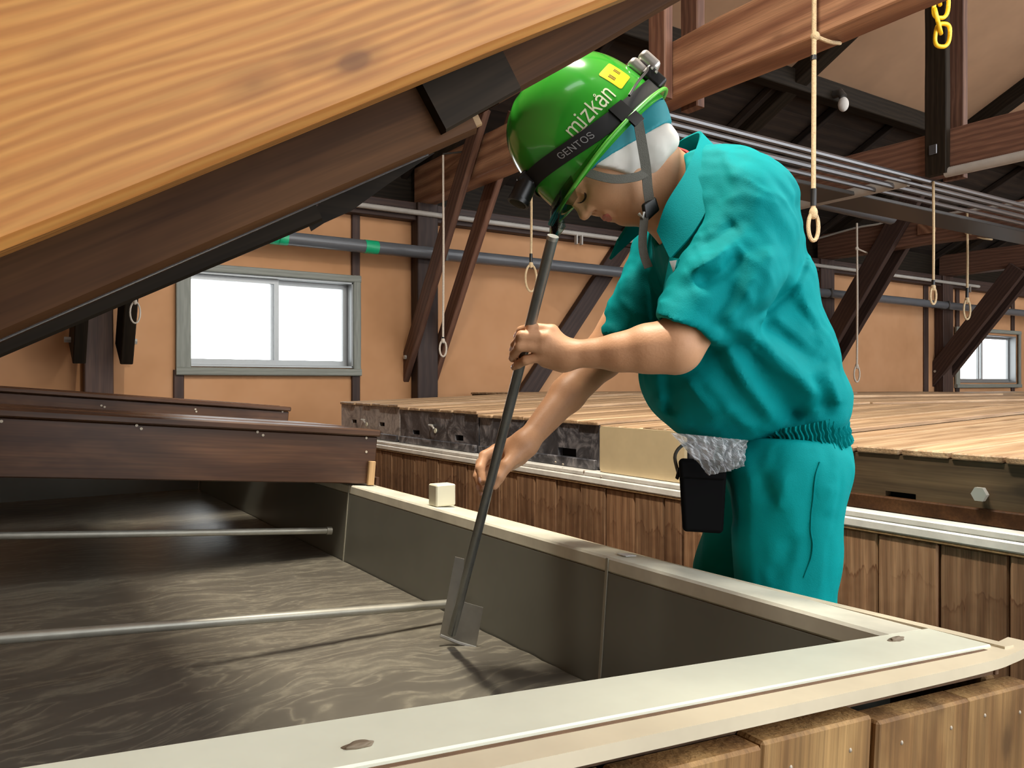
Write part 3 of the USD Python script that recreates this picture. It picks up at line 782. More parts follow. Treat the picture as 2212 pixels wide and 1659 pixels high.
part(tank, "gasket", boxm((XL - 0.1, -0.083, -0.034), (0.094, -0.0779, -0.0035), T1, 0.0003), "gasket")
part(tank, "gasket", boxm((0.0815, -0.086, -0.034), (0.089, YB + 0.08, -0.006), T1, 0.001), "gasket")


def lip_line(pts, w, h, mat_, nm):
    """A narrow bent strip laid along the outside of the rim."""
    c = curve(pts, 28)
    vs, f = [], []
    for i, q in enumerate(c):
        tg = norm(c[min(i + 1, len(c) - 1)] - c[max(i - 1, 0)]); sd = np.cross((0, 0, 1), tg)
        for a, b in ((0, 0), (w, 0), (w, -h), (0, -h)):
            vs.append(q + sd * a + np.array([0, 0, b]))
    for i in range(len(c) - 1):
        for j in range(4):
            a, b = i * 4 + j, i * 4 + (j + 1) % 4
            f.append((a, b, b + 4, a + 4))
    f += [(0, 1, 2, 3), (len(vs) - 4, len(vs) - 3, len(vs) - 2, len(vs) - 1)]
    return part(tank, nm, fix(T1(np.array(vs)), f), mat_, smooth=30)


lip_line([(XL, -0.1115, -0.004), (-0.9, -0.1115, -0.004), (-0.3, -0.1115, -0.004), (0.0, -0.109, -0.004), (0.09, -0.103, -0.003), (0.155, -0.096, 0.0)], 0.030, 0.012, "lip_paint", "lip")
lip_line([(0.092, -0.09, 0.0), (0.092, 0.4, -0.008), (0.092, 1.2, -0.008), (0.092, YB, -0.008)][::-1], 0.022, 0.010, "lip_paint", "lip")
# dabs of old sealant on the rim
for px, py in ((1935, 1383), (772, 1613)):
    r = ray(px, py)
    tt = (O1[2] - CAMH) / r[2]
    for _ in range(4):
        q = CAM + r * tt; tt = ((O1[2] - TL * (q[0] - O1[0])) - CAMH) / r[2]
    q = CAM + r * tt
    b = trimesh.creation.icosphere(3, 0.0048 if px < 900 else 0.006); v = np.array(b.vertices)
    v = v * (1 + 0.9 * (meshkit.noise(v * 320 + 3)[:, None] - .5)) * (2.2, .8, .5)
    part(tank, "sealant", fix(v + q + (0, 0, 0.001), b.faces), "sealant", smooth=True)
part(tank, "label_plate", boxm((0.03, 0.20 * 1.95 + .13, 0.0), (0.055, 0.20 * 1.95 + .155, 0.0012), T1), "tag_white", label="small pale sticker on the rim")

# lining: sheets with weld strips
seams = [0.0, 0.535, 1.755, YB]
for a, b in zip(seams[:-1], seams[1:]):
    part(tank, "lining_sheet", boxm((0.0, a, -0.75), (0.004, b - 0.001, -0.03), T1), "liner")
for yv in seams[1:-1]:
    part(tank, "weld_strip", boxm((-0.0025, yv - 0.004, -0.75), (0.0, yv + 0.003, -0.004), T1, 0.0006), "weld")
part(tank, "lining_sheet", boxm((XL, -0.004, -0.75), (0.0, 0.0, -0.03), T1), "liner")
part(tank, "lining_sheet", boxm((XL, YB, -0.75), (0.0, YB + .004, -0.03), T1), "liner")
part(tank, "lining_sheet", boxm((XL - .004, 0, -0.75), (XL, YB, -0.03), T1), "liner")
part(tank, "bottom", boxm((XL, 0, -0.74), (0.0, YB, -0.70), T1), "liner")

# plank cladding
ed = [ony(px, 1600, 0.455)[0] for px in (1337, 1637, 1880, 2082)] + [1.045]
xs = [ed[0] - 0.135 * k for k in range(20, 0, -1)] + ed
for i, (a, b) in enumerate(zip(xs[:-1], xs[1:])):
    a_, b_ = a - O1[0], b - O1[0]
    top = -0.030 - 0.008 * random.random()
    fr = 0.006 * random.random()
    lo, hi = np.array([a_ + 0.0018, -0.113 - fr, -0.80]), np.array([b_ - 0.0018, -0.082 - fr, top])
    # each plank has a softly uneven face
    nx, nz = 6, 18
    g = []
    v, f = boxm(lo, hi, None, 0.005)
    plank(tank, "plank", lo, hi, "wood_tank_near", 2, T1, 0.0028)
    if i > 12:
        for s in (0.25, 0.78):
            part(tank, "nail", trimesh.creation.icosphere(2, 0.0026).apply_translation(T1(np.array([[a_ + (b_ - a_) * s, lo[1] + 0.0012, top - 0.022 - .01 * random.random()]]))[0]), "nail", smooth=True)
yy = -0.075
while yy < YB:
    plank(tank, "plank", (0.082, yy + 0.002, -0.80), (0.11, yy + 0.163, -0.034 - 0.006 * random.random()), "wood_tank_near", 2, T1, 0.004)
    yy += 0.165

# the liquid
hl = CAMH - 0.54


def in_x(z):                              # world x of the right lining at height z
    return O1[0] + TL * (z - O1[2])


lx = in_x(hl) - 0.004
nx, ny = 120, 150
gx, gy = np.meshgrid(np.linspace(-0.95, lx, nx), np.linspace(O1[1] + .002, O1[1] + YB - .002, ny), indexing="ij")
pz = np.stack([gx, gy, gx * 0], -1)
pad = at(985, 1392, 1.63)
rr = np.hypot(gx - pad[0], gy - pad[1])
zz = hl + 0.0012 * (meshkit.fbm(np.stack([gx * 9, gy * 26, gx * 0], -1), 4) - .5) + 0.0020 * np.exp(-(rr / 0.25) ** 2) * np.sin(rr * 90)
v = np.stack([gx, gy, zz], -1).reshape(-1, 3)
i, j = np.meshgrid(np.arange(nx - 1), np.arange(ny - 1), indexing="ij")
qd = np.stack([i * ny + j, (i + 1) * ny + j, (i + 1) * ny + j + 1, i * ny + j + 1], -1).reshape(-1, 4)
f = np.vstack([qd[:, [0, 1, 2]], qd[:, [0, 2, 3]]])
# rest coordinates bend around the paddle so that the threads of film curve towards it
solo("vinegar", (v, f), "vinegar", "dark brown vinegar with pale threads of film inside the open tank", "liquid", smooth=True)

# two rods across the tank
for (pa, za), (pb, zb), lab in (((( -40, 1383), 1.335), ((972, 1304), 1.80), "grey steel rod across the tank, the one that meets the paddle"),
                                (((-40, 1158), 2.02), ((672, 1147), 2.44), "grey steel rod across the tank under the lid, farther from the camera")):
    a, b = at(*pa, za), at(*pb, zb)
    e = norm(b - a)
    a = a - e * 0.85
    b = b + e * (0.02 if zb < 2 else .06)
    rd = thing("steel_rod", lab, "rod", b)
    part(rd, "rod", tube_mesh([a, b], 0.0098, 14), "steel_rod", smooth=40)
    part(rd, "end_cap", tube_mesh([b - e * .012, b + e * .004], 0.0125, 14), "steel_rod", smooth=40)

# ---------------------------------------------------------------- its two lids
def lid1(y0, y1, z0, z1, x1, label, nplank, nails, base):
    L = thing("wooden_lid", label, "lid", T1(np.array([[base, y0, z0]]))[0])
    fb = plank(L, "front_board", (-2.05, y0, z0), (x1, y0 + 0.03, z1 - 0.022), "wood_lid_dark", 0, T1, 0.003, tone=.5)
    plank(L, "back_board", (-2.05, y1 - 0.03, z0), (x1, y1, z1 - 0.022), "wood_lid_dark", 0, T1, 0.003)
    plank(L, "end_board", (x1 - 0.03, y0 + 0.031, z0), (x1 - .001, y1 - 0.031, z1 - 0.022), "wood_lid_dark", 1, T1, 0.003)
    w = (y1 - y0 + 0.02) / nplank
    for k in range(nplank):
        plank(L, "top_plank", (-2.05, y0 - 0.012 + k * w + 0.0015, z1 - 0.021), (x1 + 0.006, y0 - 0.012 + (k + 1) * w - 0.0015, z1 - 0.003 * random.random()), "wood_lid_dark", 0, T1, 0.004)
    for px, py in nails:
        q = ony(px, py, O1[1] + y0)
        part(L, "nail", tube_mesh([q + (0, 0.002, 0), q + (0, -0.002, 0)], 0.0038, 10), "nail")
    return L


L1 = lid1(1.735, 2.45, 0.004, 0.172, 0.072, "dark brown wooden lid that covers the far part of the open tank, front one", 5,
          [(3, 910), (295, 919), (305, 926), (556, 933), (568, 940), (791, 946), (791, 976)], 0)
plank(L1, "corner_block", (0.046, 1.722, 0.001), (0.068, 1.734, 0.075), "wood_pale", 2, T1, 0.002, label="pale end block")
plank(L1, "corner_block", (0.0725, 1.722, 0.001), (0.084, 1.76, 0.026), "wood_lid_dark", 1, T1, 0.002)
L2 = lid1(2.70, 3.42, 0.06, 0.225, 0.098, "dark brown wooden lid behind the front one, seen as a low strip", 5,
          [(219, 876), (226, 879), (422, 884), (424, 889), (610, 889)], 0)

# white block on the rim
q = O1 + (0.045, 0, 0)
for _ in range(1):
    c = onx(955, 1079, 0.975)
    zt = O1[2] - TL * (c[0] - O1[0])
blk = T1(np.array([[0.045, c[1] - O1[1], 0]]))[0]
solo("plastic_block", boxm(blk + (-0.028, -0.022, 0.001), blk + (0.028, 0.022, 0.056), None, 0.003), "plastic_block", "small cream plastic block standing on the tank rim", "block", smooth=30)

# ---------------------------------------------------------------- the covered tank across the aisle
TX = 1.76
HR = CAMH - 0.305
ctank = thing("covered_tank", "long covered tank clad in upright planks with a white metal rail", "tank", (TX, 2, 0))
pxs = [2330, 2183, 2032, 1900, 1785, 1690, 1608, 1538, 1477, 1439, 1374, 1312, 1257, 1206, 1160, 1119, 1083, 1048, 1012, 981, 951, 924, 899, 872, 850, 828, 806, 786, 768, 752]
ys = [onx(px, 1150, TX)[1] for px in pxs]
for a, b in zip(ys[:-1], ys[1:]):
    dx = 0.005 * random.random()
    plank(ctank, "plank", (TX - 0.006 - dx, a + 0.002, 0.02), (TX + 0.024, b - 0.002, HR - 0.045 - 0.004 * random.random()), "wood_tank_far", 2, None, 0.004)
for a in np.arange(-1.2, ys[0] - 0.05, 0.17):
    plank(ctank, "plank", (TX - 0.008, a, 0.02), (TX + 0.024, min(a + 0.167, ys[0] - .002), HR - 0.046), "wood_tank_far", 2, None, 0.004)
part(ctank, "tank_body", boxm((TX + 0.025, -1.2, 0.02), (12, 5.9, HR - 0.03)), "dark_hole")
part(ctank, "rail", boxm((TX - 0.012, -1.2, HR - 0.016), (TX + 0.06, 4.72, HR), None, 0.003), "rail_white", smooth=30)
part(ctank, "rail", boxm((TX - 0.016, -1.2, HR - 0.040), (TX + 0.03, 4.72, HR - 0.0165), None, 0.004), "rail_white", smooth=30)
part(ctank, "wood_strip", boxm((TX - 0.014, -1.2, HR - 0.047), (TX + 0.02, 4.72, HR - 0.0405), None, 0.002), "wood_pale")
for px, py in ((1200, 998), (1216, 1003), (1262, 1018), (1299, 1030), (1300, 1046)):
    c = onx(px, py, TX - 0.011)
    part(ctank, "nail", trimesh.creation.icosphere(2, 0.004).apply_translation(c), "nail", smooth=True)

ROWS = [4.62, 3.79, 2.99, 2.165, 1.41, 0.60, -0.20, -1.0]
XE = 1.80
SLP = 0.032


def rowtop(y):
    return CAMH - 0.166 + 0.0140 * y


def lid2(i, label, end_mat, slots=(), hook=None, bolt=None, runner=True, x0=XE):
    """One lid of the covered tank: end board with hand slots, runner below it, top planks along x that rise inwards."""
    y1, y0 = ROWS[i], ROWS[i + 1]
    zt = rowtop((y0 + y1) / 2)
    F = xf((x0, 0, zt), (1, 0, SLP), (0, 1, 0), (-SLP, 0, 1))
    L = thing("tank_lid", label, "lid", (x0, (y0 + y1) / 2, HR))
    h = zt - HR
    hh = 0.045 if runner else 0.004
    # end board with cut slots
    poly = sbox(y0 + 0.006, -h + hh * 0.2 + 0.003, y1 - 0.006, -0.017)
    for px, py, w_, h_ in slots:
        c = onx(px, py, x0)
        zc = c[2] - zt
        poly = poly.difference(sbox(c[1] - w_ / 2, zc - h_ / 2, c[1] + w_ / 2, zc + h_ / 2))
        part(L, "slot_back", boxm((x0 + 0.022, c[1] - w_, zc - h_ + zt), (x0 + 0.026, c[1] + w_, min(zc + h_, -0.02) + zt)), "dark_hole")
    if poly.geom_type != "Polygon":
        poly = max(poly.geoms, key=lambda g: g.area)
    m_ = extrude(poly, 0, 0.022, lambda v: np.stack([x0 + v[:, 2], v[:, 0], v[:, 1] + zt], 1))
    part(L, "end_board", m_, end_mat, rest=(np.array([x0, y0, zt]), np.array([[0, 1, 0], [0, 0, 1], [1, 0, 0]]), np.array([random.random() * 20, random.random() * 9, 0])), tone=.5)
    if runner:
        part(L, "runner", boxm((x0 - 0.012, y0 + 0.02, HR + 0.001), (x0 + 0.02, y1 - 0.01, HR + 0.036), None, 0.003), "slate_paint" if "slate" in end_mat else "wood_umber", smooth=30,
             rest=(np.zeros(3), np.eye(3), np.array([i, 2, 3.])))
    n = 7
    w_ = (y1 - y0) / n
    for k in range(n):
        jx = -0.010 * random.random()
        plank(L, "top_plank", (jx - 0.004, y0 + k * w_ + 0.003, -0.016), (1.62, y0 + (k + 1) * w_ - 0.003, 0.0 - 0.004 * random.random()), "wood_lid_top", 0, F, 0.003)
    if hook:
        c = onx(*hook, x0)
        part(L, "hook", tube_mesh(curve([c + (0.01, 0, 0), c + (-0.02, 0, 0.005), c + (-0.022, -0.035, 0.0), c + (-0.02, -0.05, -0.012)], 10), 0.005, 8), "bolt_zinc", smooth=40)
        part(L, "washer", disc_mesh(c + (0.001, -0.03, -0.022), (-1, 0, 0), 0.012, 0.005, 14), "plastic_block")
    if bolt:
        c = onx(*bolt, x0)
        part(L, "bolt", disc_mesh(c + (0.005, 0, 0), (-1, 0, 0), 0.008, 0.028, 12), "bolt_zinc", smooth=40)
        part(L, "bolt_head", disc_mesh(c + (-0.014, 0, 0), (-1, 0, 0), 0.0165, 0.012, 6), "bolt_zinc")
    return L


lid2(0, "wooden tank lid with pale worn end board, at the far end by the wall", "slate_paint_pale", [(765, 910, 0.07, 0.02), (825, 916.5, 0.07, 0.022)], hook=(788, 908))
lid2(1, "wooden tank lid with slate-grey end board and metal hook, second from the wall", "slate_paint", [(899, 934, 0.075, 0.022), (992, 946, 0.075, 0.026)], hook=(935, 920))
lid2(2, "wooden tank lid with slate-grey end board behind the raised forearm", "slate_paint", [(1225, 978, 0.11, 0.034)])
lid2(3, "wooden tank lid behind the beige board, pale planks on top", "slate_paint")
lid2(4, "wooden tank lid with brown end board and a large hexagon bolt, behind the trousers", "wood_lid_end", [(1945, 1072, 0.075, 0.018)], bolt=(2127, 1066), runner=True)
lid2(5, "wooden tank lid with brown end board, just outside the frame beside the bolted one", "wood_lid_end")
lid2(6, "wooden tank lid nearest the camera on the covered tank", "wood_lid_end")
# the lids farther in, flat, pale planks
first = None
XF = XE + 1.64
for col, (xa, xb, dz) in enumerate(((XF, XF + 3.0, -0.004), (XF + 3.06, XF + 6.4, -0.03), (XF + 6.5, 13.0, -0.045))):
    for i, (y1, y0) in enumerate(zip([5.86] + [r - 0.0 for r in [5.0] + ROWS[1:-1]], [5.05] + [4.2] + ROWS[2:])):
        if i > 5:
            continue
        z = rowtop(min((y0 + y1) / 2, 3.6)) + SLP * 1.62 + dz
        lab = ["flat pale-planked lid in the middle run of the covered tank", "flat pale-planked lid in the run beyond the middle one", "flat pale-planked lid in the farthest run"][col]
        gr = ["lids of the middle run", "lids of the run beyond the middle", "lids of the farthest run"][col]
        lab += ", " + ("against the window wall", "second from the window wall", "third from the window wall", "fourth from the window wall", "fifth from the window wall", "sixth from the window wall")[i]
        L = thing("flat_lid", lab, "lid", (xa, (y0 + y1) / 2, HR), group=gr)
        part(L, "frame", boxm((xa + 0.01, y0 + 0.01, HR), (xb - 0.01, y1 - 0.01, z - 0.02)), "wood_lid_end")
        n = 6
        for k in range(n):
            w_ = (y1 - y0) / n
            plank(L, "top_plank", (xa, y0 + k * w_ + 0.003, z - 0.019), (xb, y0 + (k + 1) * w_ - 0.003, z - 0.004 * random.random()), "wood_lid_top", 0, None, 0.003)

# beige board leaning on the lid
c0, c1 = onx(1297, 975, TX + 0.015), onx(1480, 990, TX + 0.015)
yy0, yy1 = c1[1], c0[1]
zb = HR + 0.002; ztp = onx(1380, 926, TX + 0.02)[2]
poly = sbox(yy0, zb, yy1, ztp).buffer(-0.012).buffer(0.012, 6)
solo("beige_board", extrude(poly, 0, 0.012, lambda v: np.stack([TX + 0.012 + v[:, 2], v[:, 0], v[:, 1]], 1)), "plastic_beige", "beige plastic board with rounded corners leaning behind the worker's belly", "board", smooth=30)

# ---------------------------------------------------------------- the paddle
pt, pb = at(1194, 513, 1.222), at(976, 1368, 1.625)
pad_t = thing("paddle", "long grey steel skimming paddle held over the tank", "paddle", pb)
part(pad_t, "pole", tube_mesh([pb + (pt - pb) * s for s in np.linspace(0, 1, 12)], 0.0088, 18), "steel_pole", smooth=40)
e = norm(pt - pb)
part(pad_t, "pole_cap", tube_mesh([pt - e * 0.004, pt + e * 0.0025], 0.0092, 18), "steel_blade", smooth=40)
Zb = 1.642
sc = Zb / FPX
poly = Polygon([(983, -1203), (1003, -1208), (995, -1299), (1044, -1313), (1028, -1400), (990, -1388), (950, -1372)]).buffer(3, 3).buffer(-3)
er, eu, ef = RV, UV, FV
part(pad_t, "blade", extrude(poly, 0, 0.004, lambda v: CAM + np.outer((v[:, 0] - 1106) * sc, RV) + np.outer((v[:, 1] + 829.5) * sc, UV) + np.outer(Zb + v[:, 2] - 0.0, FV)), "steel_blade", smooth=30)
part(pad_t, "blade_edge", tube_mesh([at(951, 1373, Zb), at(990, 1389, Zb), at(1028, 1400, Zb)], 0.004, 8), "steel_blade", smooth=40)
# ---------------------------------------------------------------- the worker
from scipy import sparse


# bodies are shaped in a frame (right, up, away from the camera), in metres from the lens height
def L(px, py, Z):
    return np.array([(px - 1106) / FPX * Z, (829.5 - py) / FPX * Z, Z])


def W(q):
    q = np.asarray(q, float)
    return CAM + q[..., :1] * RV + q[..., 1:2] * UV + q[..., 2:] * FV


def sd_cone(P, a, b, ra, rb):
    """Capsule whose radius runs from ra to rb (rounded, approximate)."""
    ba = b - a; t = np.clip(((P - a) @ ba) / (ba @ ba), 0, 1)
    return np.linalg.norm(P - a - t[:, None] * ba, axis=1) - (ra + (rb - ra) * t)


def sd_ell(P, c, r, ang=0.0, A=None):
    """Ellipsoid with radii r; ang turns it in the picture plane, or A gives its axes as rows."""
    if A is None:
        A = np.array([[math.cos(ang), math.sin(ang), 0], [-math.sin(ang), math.cos(ang), 0], [0, 0, 1]])
    q = (P - c) @ A.T
    r = np.asarray(r, float)
    k0 = np.linalg.norm(q / r, axis=1); k1 = np.linalg.norm(q / r ** 2, axis=1)
    return k0 * (k0 - 1) / np.maximum(k1, 1e-9)


def smin(a, b, k):
    h = np.maximum(k - np.abs(a - b), 0) / k
    return np.minimum(a, b) - h * h * k * 0.25


def smax(a, b, k):
    return -smin(-a, -b, k)


def surf(fn, lo, hi, h, iters=2):
    """Surface nets over a narrow band: fn(points) -> signed distance."""
    lo, hi = np.asarray(lo, float), np.asarray(hi, float)
    c = 6
    n = np.ceil((hi - lo) / (h * c)).astype(int)
    ax = [lo[k] + np.arange(n[k] + 1) * h * c for k in range(3)]
    G = np.stack(np.meshgrid(*ax, indexing="ij"), -1).reshape(-1, 3)
    D = fn(G).reshape(n + 1)
    near = np.abs(D) < h * c * 1.9
    cell = np.zeros(n, bool)
    for o in np.ndindex(2, 2, 2):
        cell |= near[o[0]:n[0] + o[0], o[1]:n[1] + o[1], o[2]:n[2] + o[2]]
    N = n * c + 1
    mask = np.zeros(N, bool)
    big = np.repeat(np.repeat(np.repeat(cell, c, 0), c, 1), c, 2)
    for o in np.ndindex(2, 2, 2):
        mask[o[0]:n[0] * c + o[0], o[1]:n[1] * c + o[1], o[2]:n[2] * c + o[2]] |= big
    idx = np.argwhere(mask)
    V = np.full(N, np.nan)
    vals = np.empty(len(idx))
    for s in range(0, len(idx), 400000):
        vals[s:s + 400000] = fn(lo + idx[s:s + 400000] * h)
    V[mask] = vals
    far = ~mask
    sgn = np.repeat(np.repeat(np.repeat(np.sign(D[:-1, :-1, :-1]), c, 0), c, 1), c, 2)
    full = np.ones(N); full[:-1, :-1, :-1] = sgn
    V[far] = full[far] * 1.0
    ins = V < 0
    cn = [ins[o[0]:N[0] - 1 + o[0], o[1]:N[1] - 1 + o[1], o[2]:N[2] - 1 + o[2]] for o in np.ndindex(2, 2, 2)]
    act = np.logical_or.reduce(cn) & ~np.logical_and.reduce(cn)
    cid = np.full(act.shape, -1); pts = np.argwhere(act); cid[act] = np.arange(len(pts))
    acc, cnt = np.zeros((len(pts), 3)), np.zeros(len(pts))
    for k in range(3):
        for o in np.ndindex(2, 2):
            a = np.zeros(3, int); oo = [i for i in range(3) if i != k]
            a[oo[0]], a[oo[1]] = o
            b = a.copy(); b[k] = 1
            va, vb = V[tuple((pts + a).T)], V[tuple((pts + b).T)]
            m = (va < 0) != (vb < 0)
            t = va[m] / (va[m] - vb[m])
            q = a + np.zeros((m.sum(), 3)); q[:, k] = t
            acc[m] += q; cnt[m] += 1
    v = lo + (pts + acc / np.maximum(cnt, 1)[:, None]) * h
    faces = []
    for k in range(3):
        oo = [i for i in range(3) if i != k]
        sl0 = [slice(None)] * 3; sl1 = [slice(None)] * 3
        sl0[k], sl1[k] = slice(0, -1), slice(1, None)
        a, b = ins[tuple(sl0)], ins[tuple(sl1)]
        e = np.argwhere(a != b)
        ok = np.all([(e[:, i] > 0) & (e[:, i] < N[i] - 1) for i in oo], axis=0)
        e = e[ok]
        flip = a[tuple(e.T)]
        d1, d2 = np.zeros(3, int), np.zeros(3, int); d1[oo[0]] = 1; d2[oo[1]] = 1
        q = np.stack([cid[tuple((e - d1 - d2).T)], cid[tuple((e - d2).T)], cid[tuple(e.T)], cid[tuple((e - d1).T)]], 1)
        good = (q >= 0).all(1)
        q, fl = q[good], flip[good]
        if k == 1:
            fl = ~fl
        q[fl] = q[fl][:, ::-1]
        faces.append(q)
    q = np.vstack(faces)
    f = np.vstack([q[:, [0, 1, 2]], q[:, [0, 2, 3]]])
    e = np.vstack([f[:, [0, 1]], f[:, [1, 2]], f[:, [2, 0]]])
    A = sparse.coo_matrix((np.ones(len(e)), (e[:, 0], e[:, 1])), shape=(len(v), len(v))).tocsr()
    A = ((A + A.T) > 0).astype(float)
    D = 1 / np.maximum(np.asarray(A.sum(1)).ravel(), 1)
    for k in range(2 * iters):
        v = v + (0.5 if k % 2 == 0 else -0.52) * ((A @ v) * D[:, None] - v)
    return v, f


def cloth(parent, name, fn, lo, hi, h, mat_, iters=4, **kw):
    v, f = surf(fn, lo, hi, h, iters)
    return part(parent, name, fix(W(v), f), mat_, smooth=True, rest=(CAM, np.array([RV, UV, FV]), np.zeros(3)), **kw)


def seg_dist(P, pts):
    d = np.full(len(P), 9.0)
    for a, b in zip(pts[:-1], pts[1:]):
        ba = b - a; t = np.clip(((P - a) @ ba) / (ba @ ba), 0, 1)
        d = np.minimum(d, np.linalg.norm(P - a - t[:, None] * ba, axis=1))
    return d


def fold(P, pts, w, a, near=1.47):
    """Height of a fold of the near side of the cloth, laid along a polyline and fading towards its two ends."""
    z0 = 1.33
    Q = P[:, :2] / P[:, 2:] * z0
    R_ = pts[:, :2] / pts[:, 2:] * z0
    d, n = np.full(len(P), 9.0), len(pts) - 1
    f = np.zeros(len(P))
    for i, (p, q) in enumerate(zip(R_[:-1], R_[1:])):
        ba = q - p; t = np.clip(((Q - p) @ ba) / (ba @ ba), 0, 1)
        e = np.linalg.norm(Q - p - t[:, None] * ba, axis=1)
        m = e < d
        d[m], f[m] = e[m], ((i + t) / n)[m]
    side = 1 / (1 + np.exp((P[:, 2] - near) / 0.015))
    return a * side * np.exp(-(d / w) ** 1.6) * np.clip(np.sin(np.pi * np.clip(f, 0.06, 0.94)) * 1.6, 0, 1)


PB = W(L(1650, 829.5, 1.48)); PB[2] = 0.0
person = thing("person", "worker in teal short-sleeved work clothes bending over the open tank, both hands on the paddle", "person", PB)

# --- head frame: the face looks down to the left
ZH = 1.455
hu = norm((-0.88, 0.475, 0.02)); hf = norm(np.array([-0.475, -0.88, -0.13])); hf = norm(hf - hu * (hf @ hu)); hs = np.cross(hu, hf)
if hs[2] > 0:
    hs = -hs                                             # towards the camera: the left side of the head
HA = np.array([hf, hs, hu])
chin = L(1350, 483, ZH)
hc_ = chin + hu * 0.112 - hf * 0.085                     # middle of the skull


def hp(f, s, u):
    """Point of the head: forward, to its left (the camera), up, in metres from the middle of the skull."""
    return hc_ + hf * f + hs * s + hu * u


def fc(px, py, dz=0.0):
    return L(px, py, ZH + dz)


def head(P):
    d = sd_ell(P, hp(0, 0, 0.012), (0.096, 0.075, 0.105), A=HA)
    d = smin(d, sd_ell(P, hp(0.030, 0, -0.045), (0.062, 0.057, 0.070), A=HA), 0.03)            # face block
    for s in (-1, 1):
        d = smin(d, sd_cone(P, hp(-0.012, s * 0.043, -0.070), hp(0.064, s * 0.014, -0.104), 0.0205, 0.016), 0.028)   # jaw
        d = smin(d, sd_ell(P, hp(0.050, s * 0.033, -0.045), (0.029, 0.025, 0.030), A=HA), 0.025)     # cheek
    d = smin(d, sd_ell(P, hp(0.0715, 0, -0.101), (0.0155, 0.019, 0.0145), A=HA), 0.014)         # chin
    d = smin(d, sd_cone(P, hp(0.086, 0, -0.006), hp(0.1025, 0, -0.036), 0.0092, 0.0098), 0.013)   # nose ridge
    d = smin(d, sd_ell(P, hp(0.1055, 0, -0.0395), (0.0108, 0.0110, 0.0090), A=HA), 0.008)       # nose tip
    for s in (-1, 1):
        d = smin(d, sd_ell(P, hp(0.0915, s * 0.013, -0.0425), (0.0112, 0.0072, 0.008), A=HA), 0.006)     # wings
        d = smax(d, -sd_ell(P, hp(0.0935, s * 0.0062, -0.0515), (0.006, 0.0032, 0.004), A=HA), 0.003)    # nostrils
        d = smax(d, -sd_ell(P, hp(0.0935, s * 0.032, -0.0145), (0.0165, 0.019, 0.0112), A=HA), 0.015)    # eye hollow
        d = smin(d, sd_ell(P, hp(0.0735, s * 0.031, -0.0160), (0.0132, 0.0142, 0.0095), A=HA), 0.006)    # lid over the eyeball
        d = smin(d, sd_cone(P, hp(0.090, s * 0.012, 0.002), hp(0.077, s * 0.045, 0.000), 0.0072, 0.0062), 0.013)  # brow
        d = smin(d, sd_ell(P, hp(-0.008, s * 0.075, -0.02), (0.017, 0.006, 0.027), A=HA), 0.006)         # ears
    d = smin(d, sd_cone(P, hp(0.0885, 0.010, -0.0735), hp(0.0885, -0.010, -0.0735), 0.0064, 0.0064), 0.009)   # upper lip
    d = smin(d, sd_cone(P, hp(0.0858, 0.008, -0.0845), hp(0.0858, -0.008, -0.0845), 0.0066, 0.0066), 0.008)   # lower lip
    d = smax(d, -sd_cone(P, hp(0.0955, 0.019, -0.0793), hp(0.0955, -0.019, -0.0793), 0.0025, 0.0025), 0.003)  # mouth line
    # neck
    d = smin(d, sd_cone(P, hp(-0.045, 0, -0.075), L(1512, 452, 1.49), 0.052, 0.062), 0.035)
    d = smin(d, sd_cone(P, L(1435, 452, 1.46), L(1520, 520, 1.49), 0.045, 0.07), 0.05)
    return d


# --- arms and hands (left hand nearer, right hand lower and farther)
def arms(P):
    d = sd_cone(P, L(1618, 500, 1.335), L(1464, 748, 1.262), 0.050, 0.041)
    d = smin(d, sd_cone(P, L(1452, 750, 1.262), L(1400, 753, 1.266), 0.0395, 0.0365), 0.02)
    d = smin(d, sd_cone(P, L(1400, 753, 1.266), L(1340, 761, 1.272), 0.0355, 0.0290), 0.02)
    d = smin(d, sd_cone(P, L(1340, 761, 1.272), L(1225, 765, 1.292), 0.0285, 0.0205), 0.015)
    e = sd_cone(P, L(1440, 530, 1.66), L(1303, 770, 1.635), 0.050, 0.042)
    e = smin(e, sd_cone(P, L(1300, 772, 1.635), L(1225, 853, 1.58), 0.041, 0.034), 0.02)
    e = smin(e, sd_cone(P, L(1225, 853, 1.58), L(1136, 956, 1.502), 0.0335, 0.0215), 0.015)
    return np.minimum(d, e)


def chain(P, pts, radii, k=0.004):
    d = None
    for (a, b), (ra, rb) in zip(zip(pts[:-1], pts[1:]), zip(radii[:-1], radii[1:])):
        q = sd_cone(P, a, b, ra, rb)
        d = q if d is None else smin(d, q, k)
    return d


LEFT = {  # finger: joints from knuckle to tip
    "index": ([(1192, 716, 1.292), (1147, 708, 1.292), (1126, 715, 1.318), (1118, 727, 1.343)], (0.0115, 0.0088, 0.0078, 0.0066)),
    "middle": ([(1180, 731, 1.283), (1127, 726, 1.284), (1114, 744, 1.306), (1109, 757, 1.330)], (0.0115, 0.0090, 0.0080, 0.0068)),
    "ring": ([(1173, 749, 1.283), (1123, 748, 1.286), (1111, 764, 1.308), (1107, 775, 1.332)], (0.0110, 0.0086, 0.0076, 0.0064)),
    "little": ([(1172, 768, 1.293), (1136, 778, 1.296), (1119, 787, 1.312), (1111, 794, 1.334)], (0.0100, 0.0078, 0.0069, 0.0058)),
    "thumb": ([(1205, 752, 1.325), (1168, 742, 1.358), (1142, 734, 1.372), (1119, 730, 1.372)], (0.0130, 0.0112, 0.0098, 0.0076)),
}
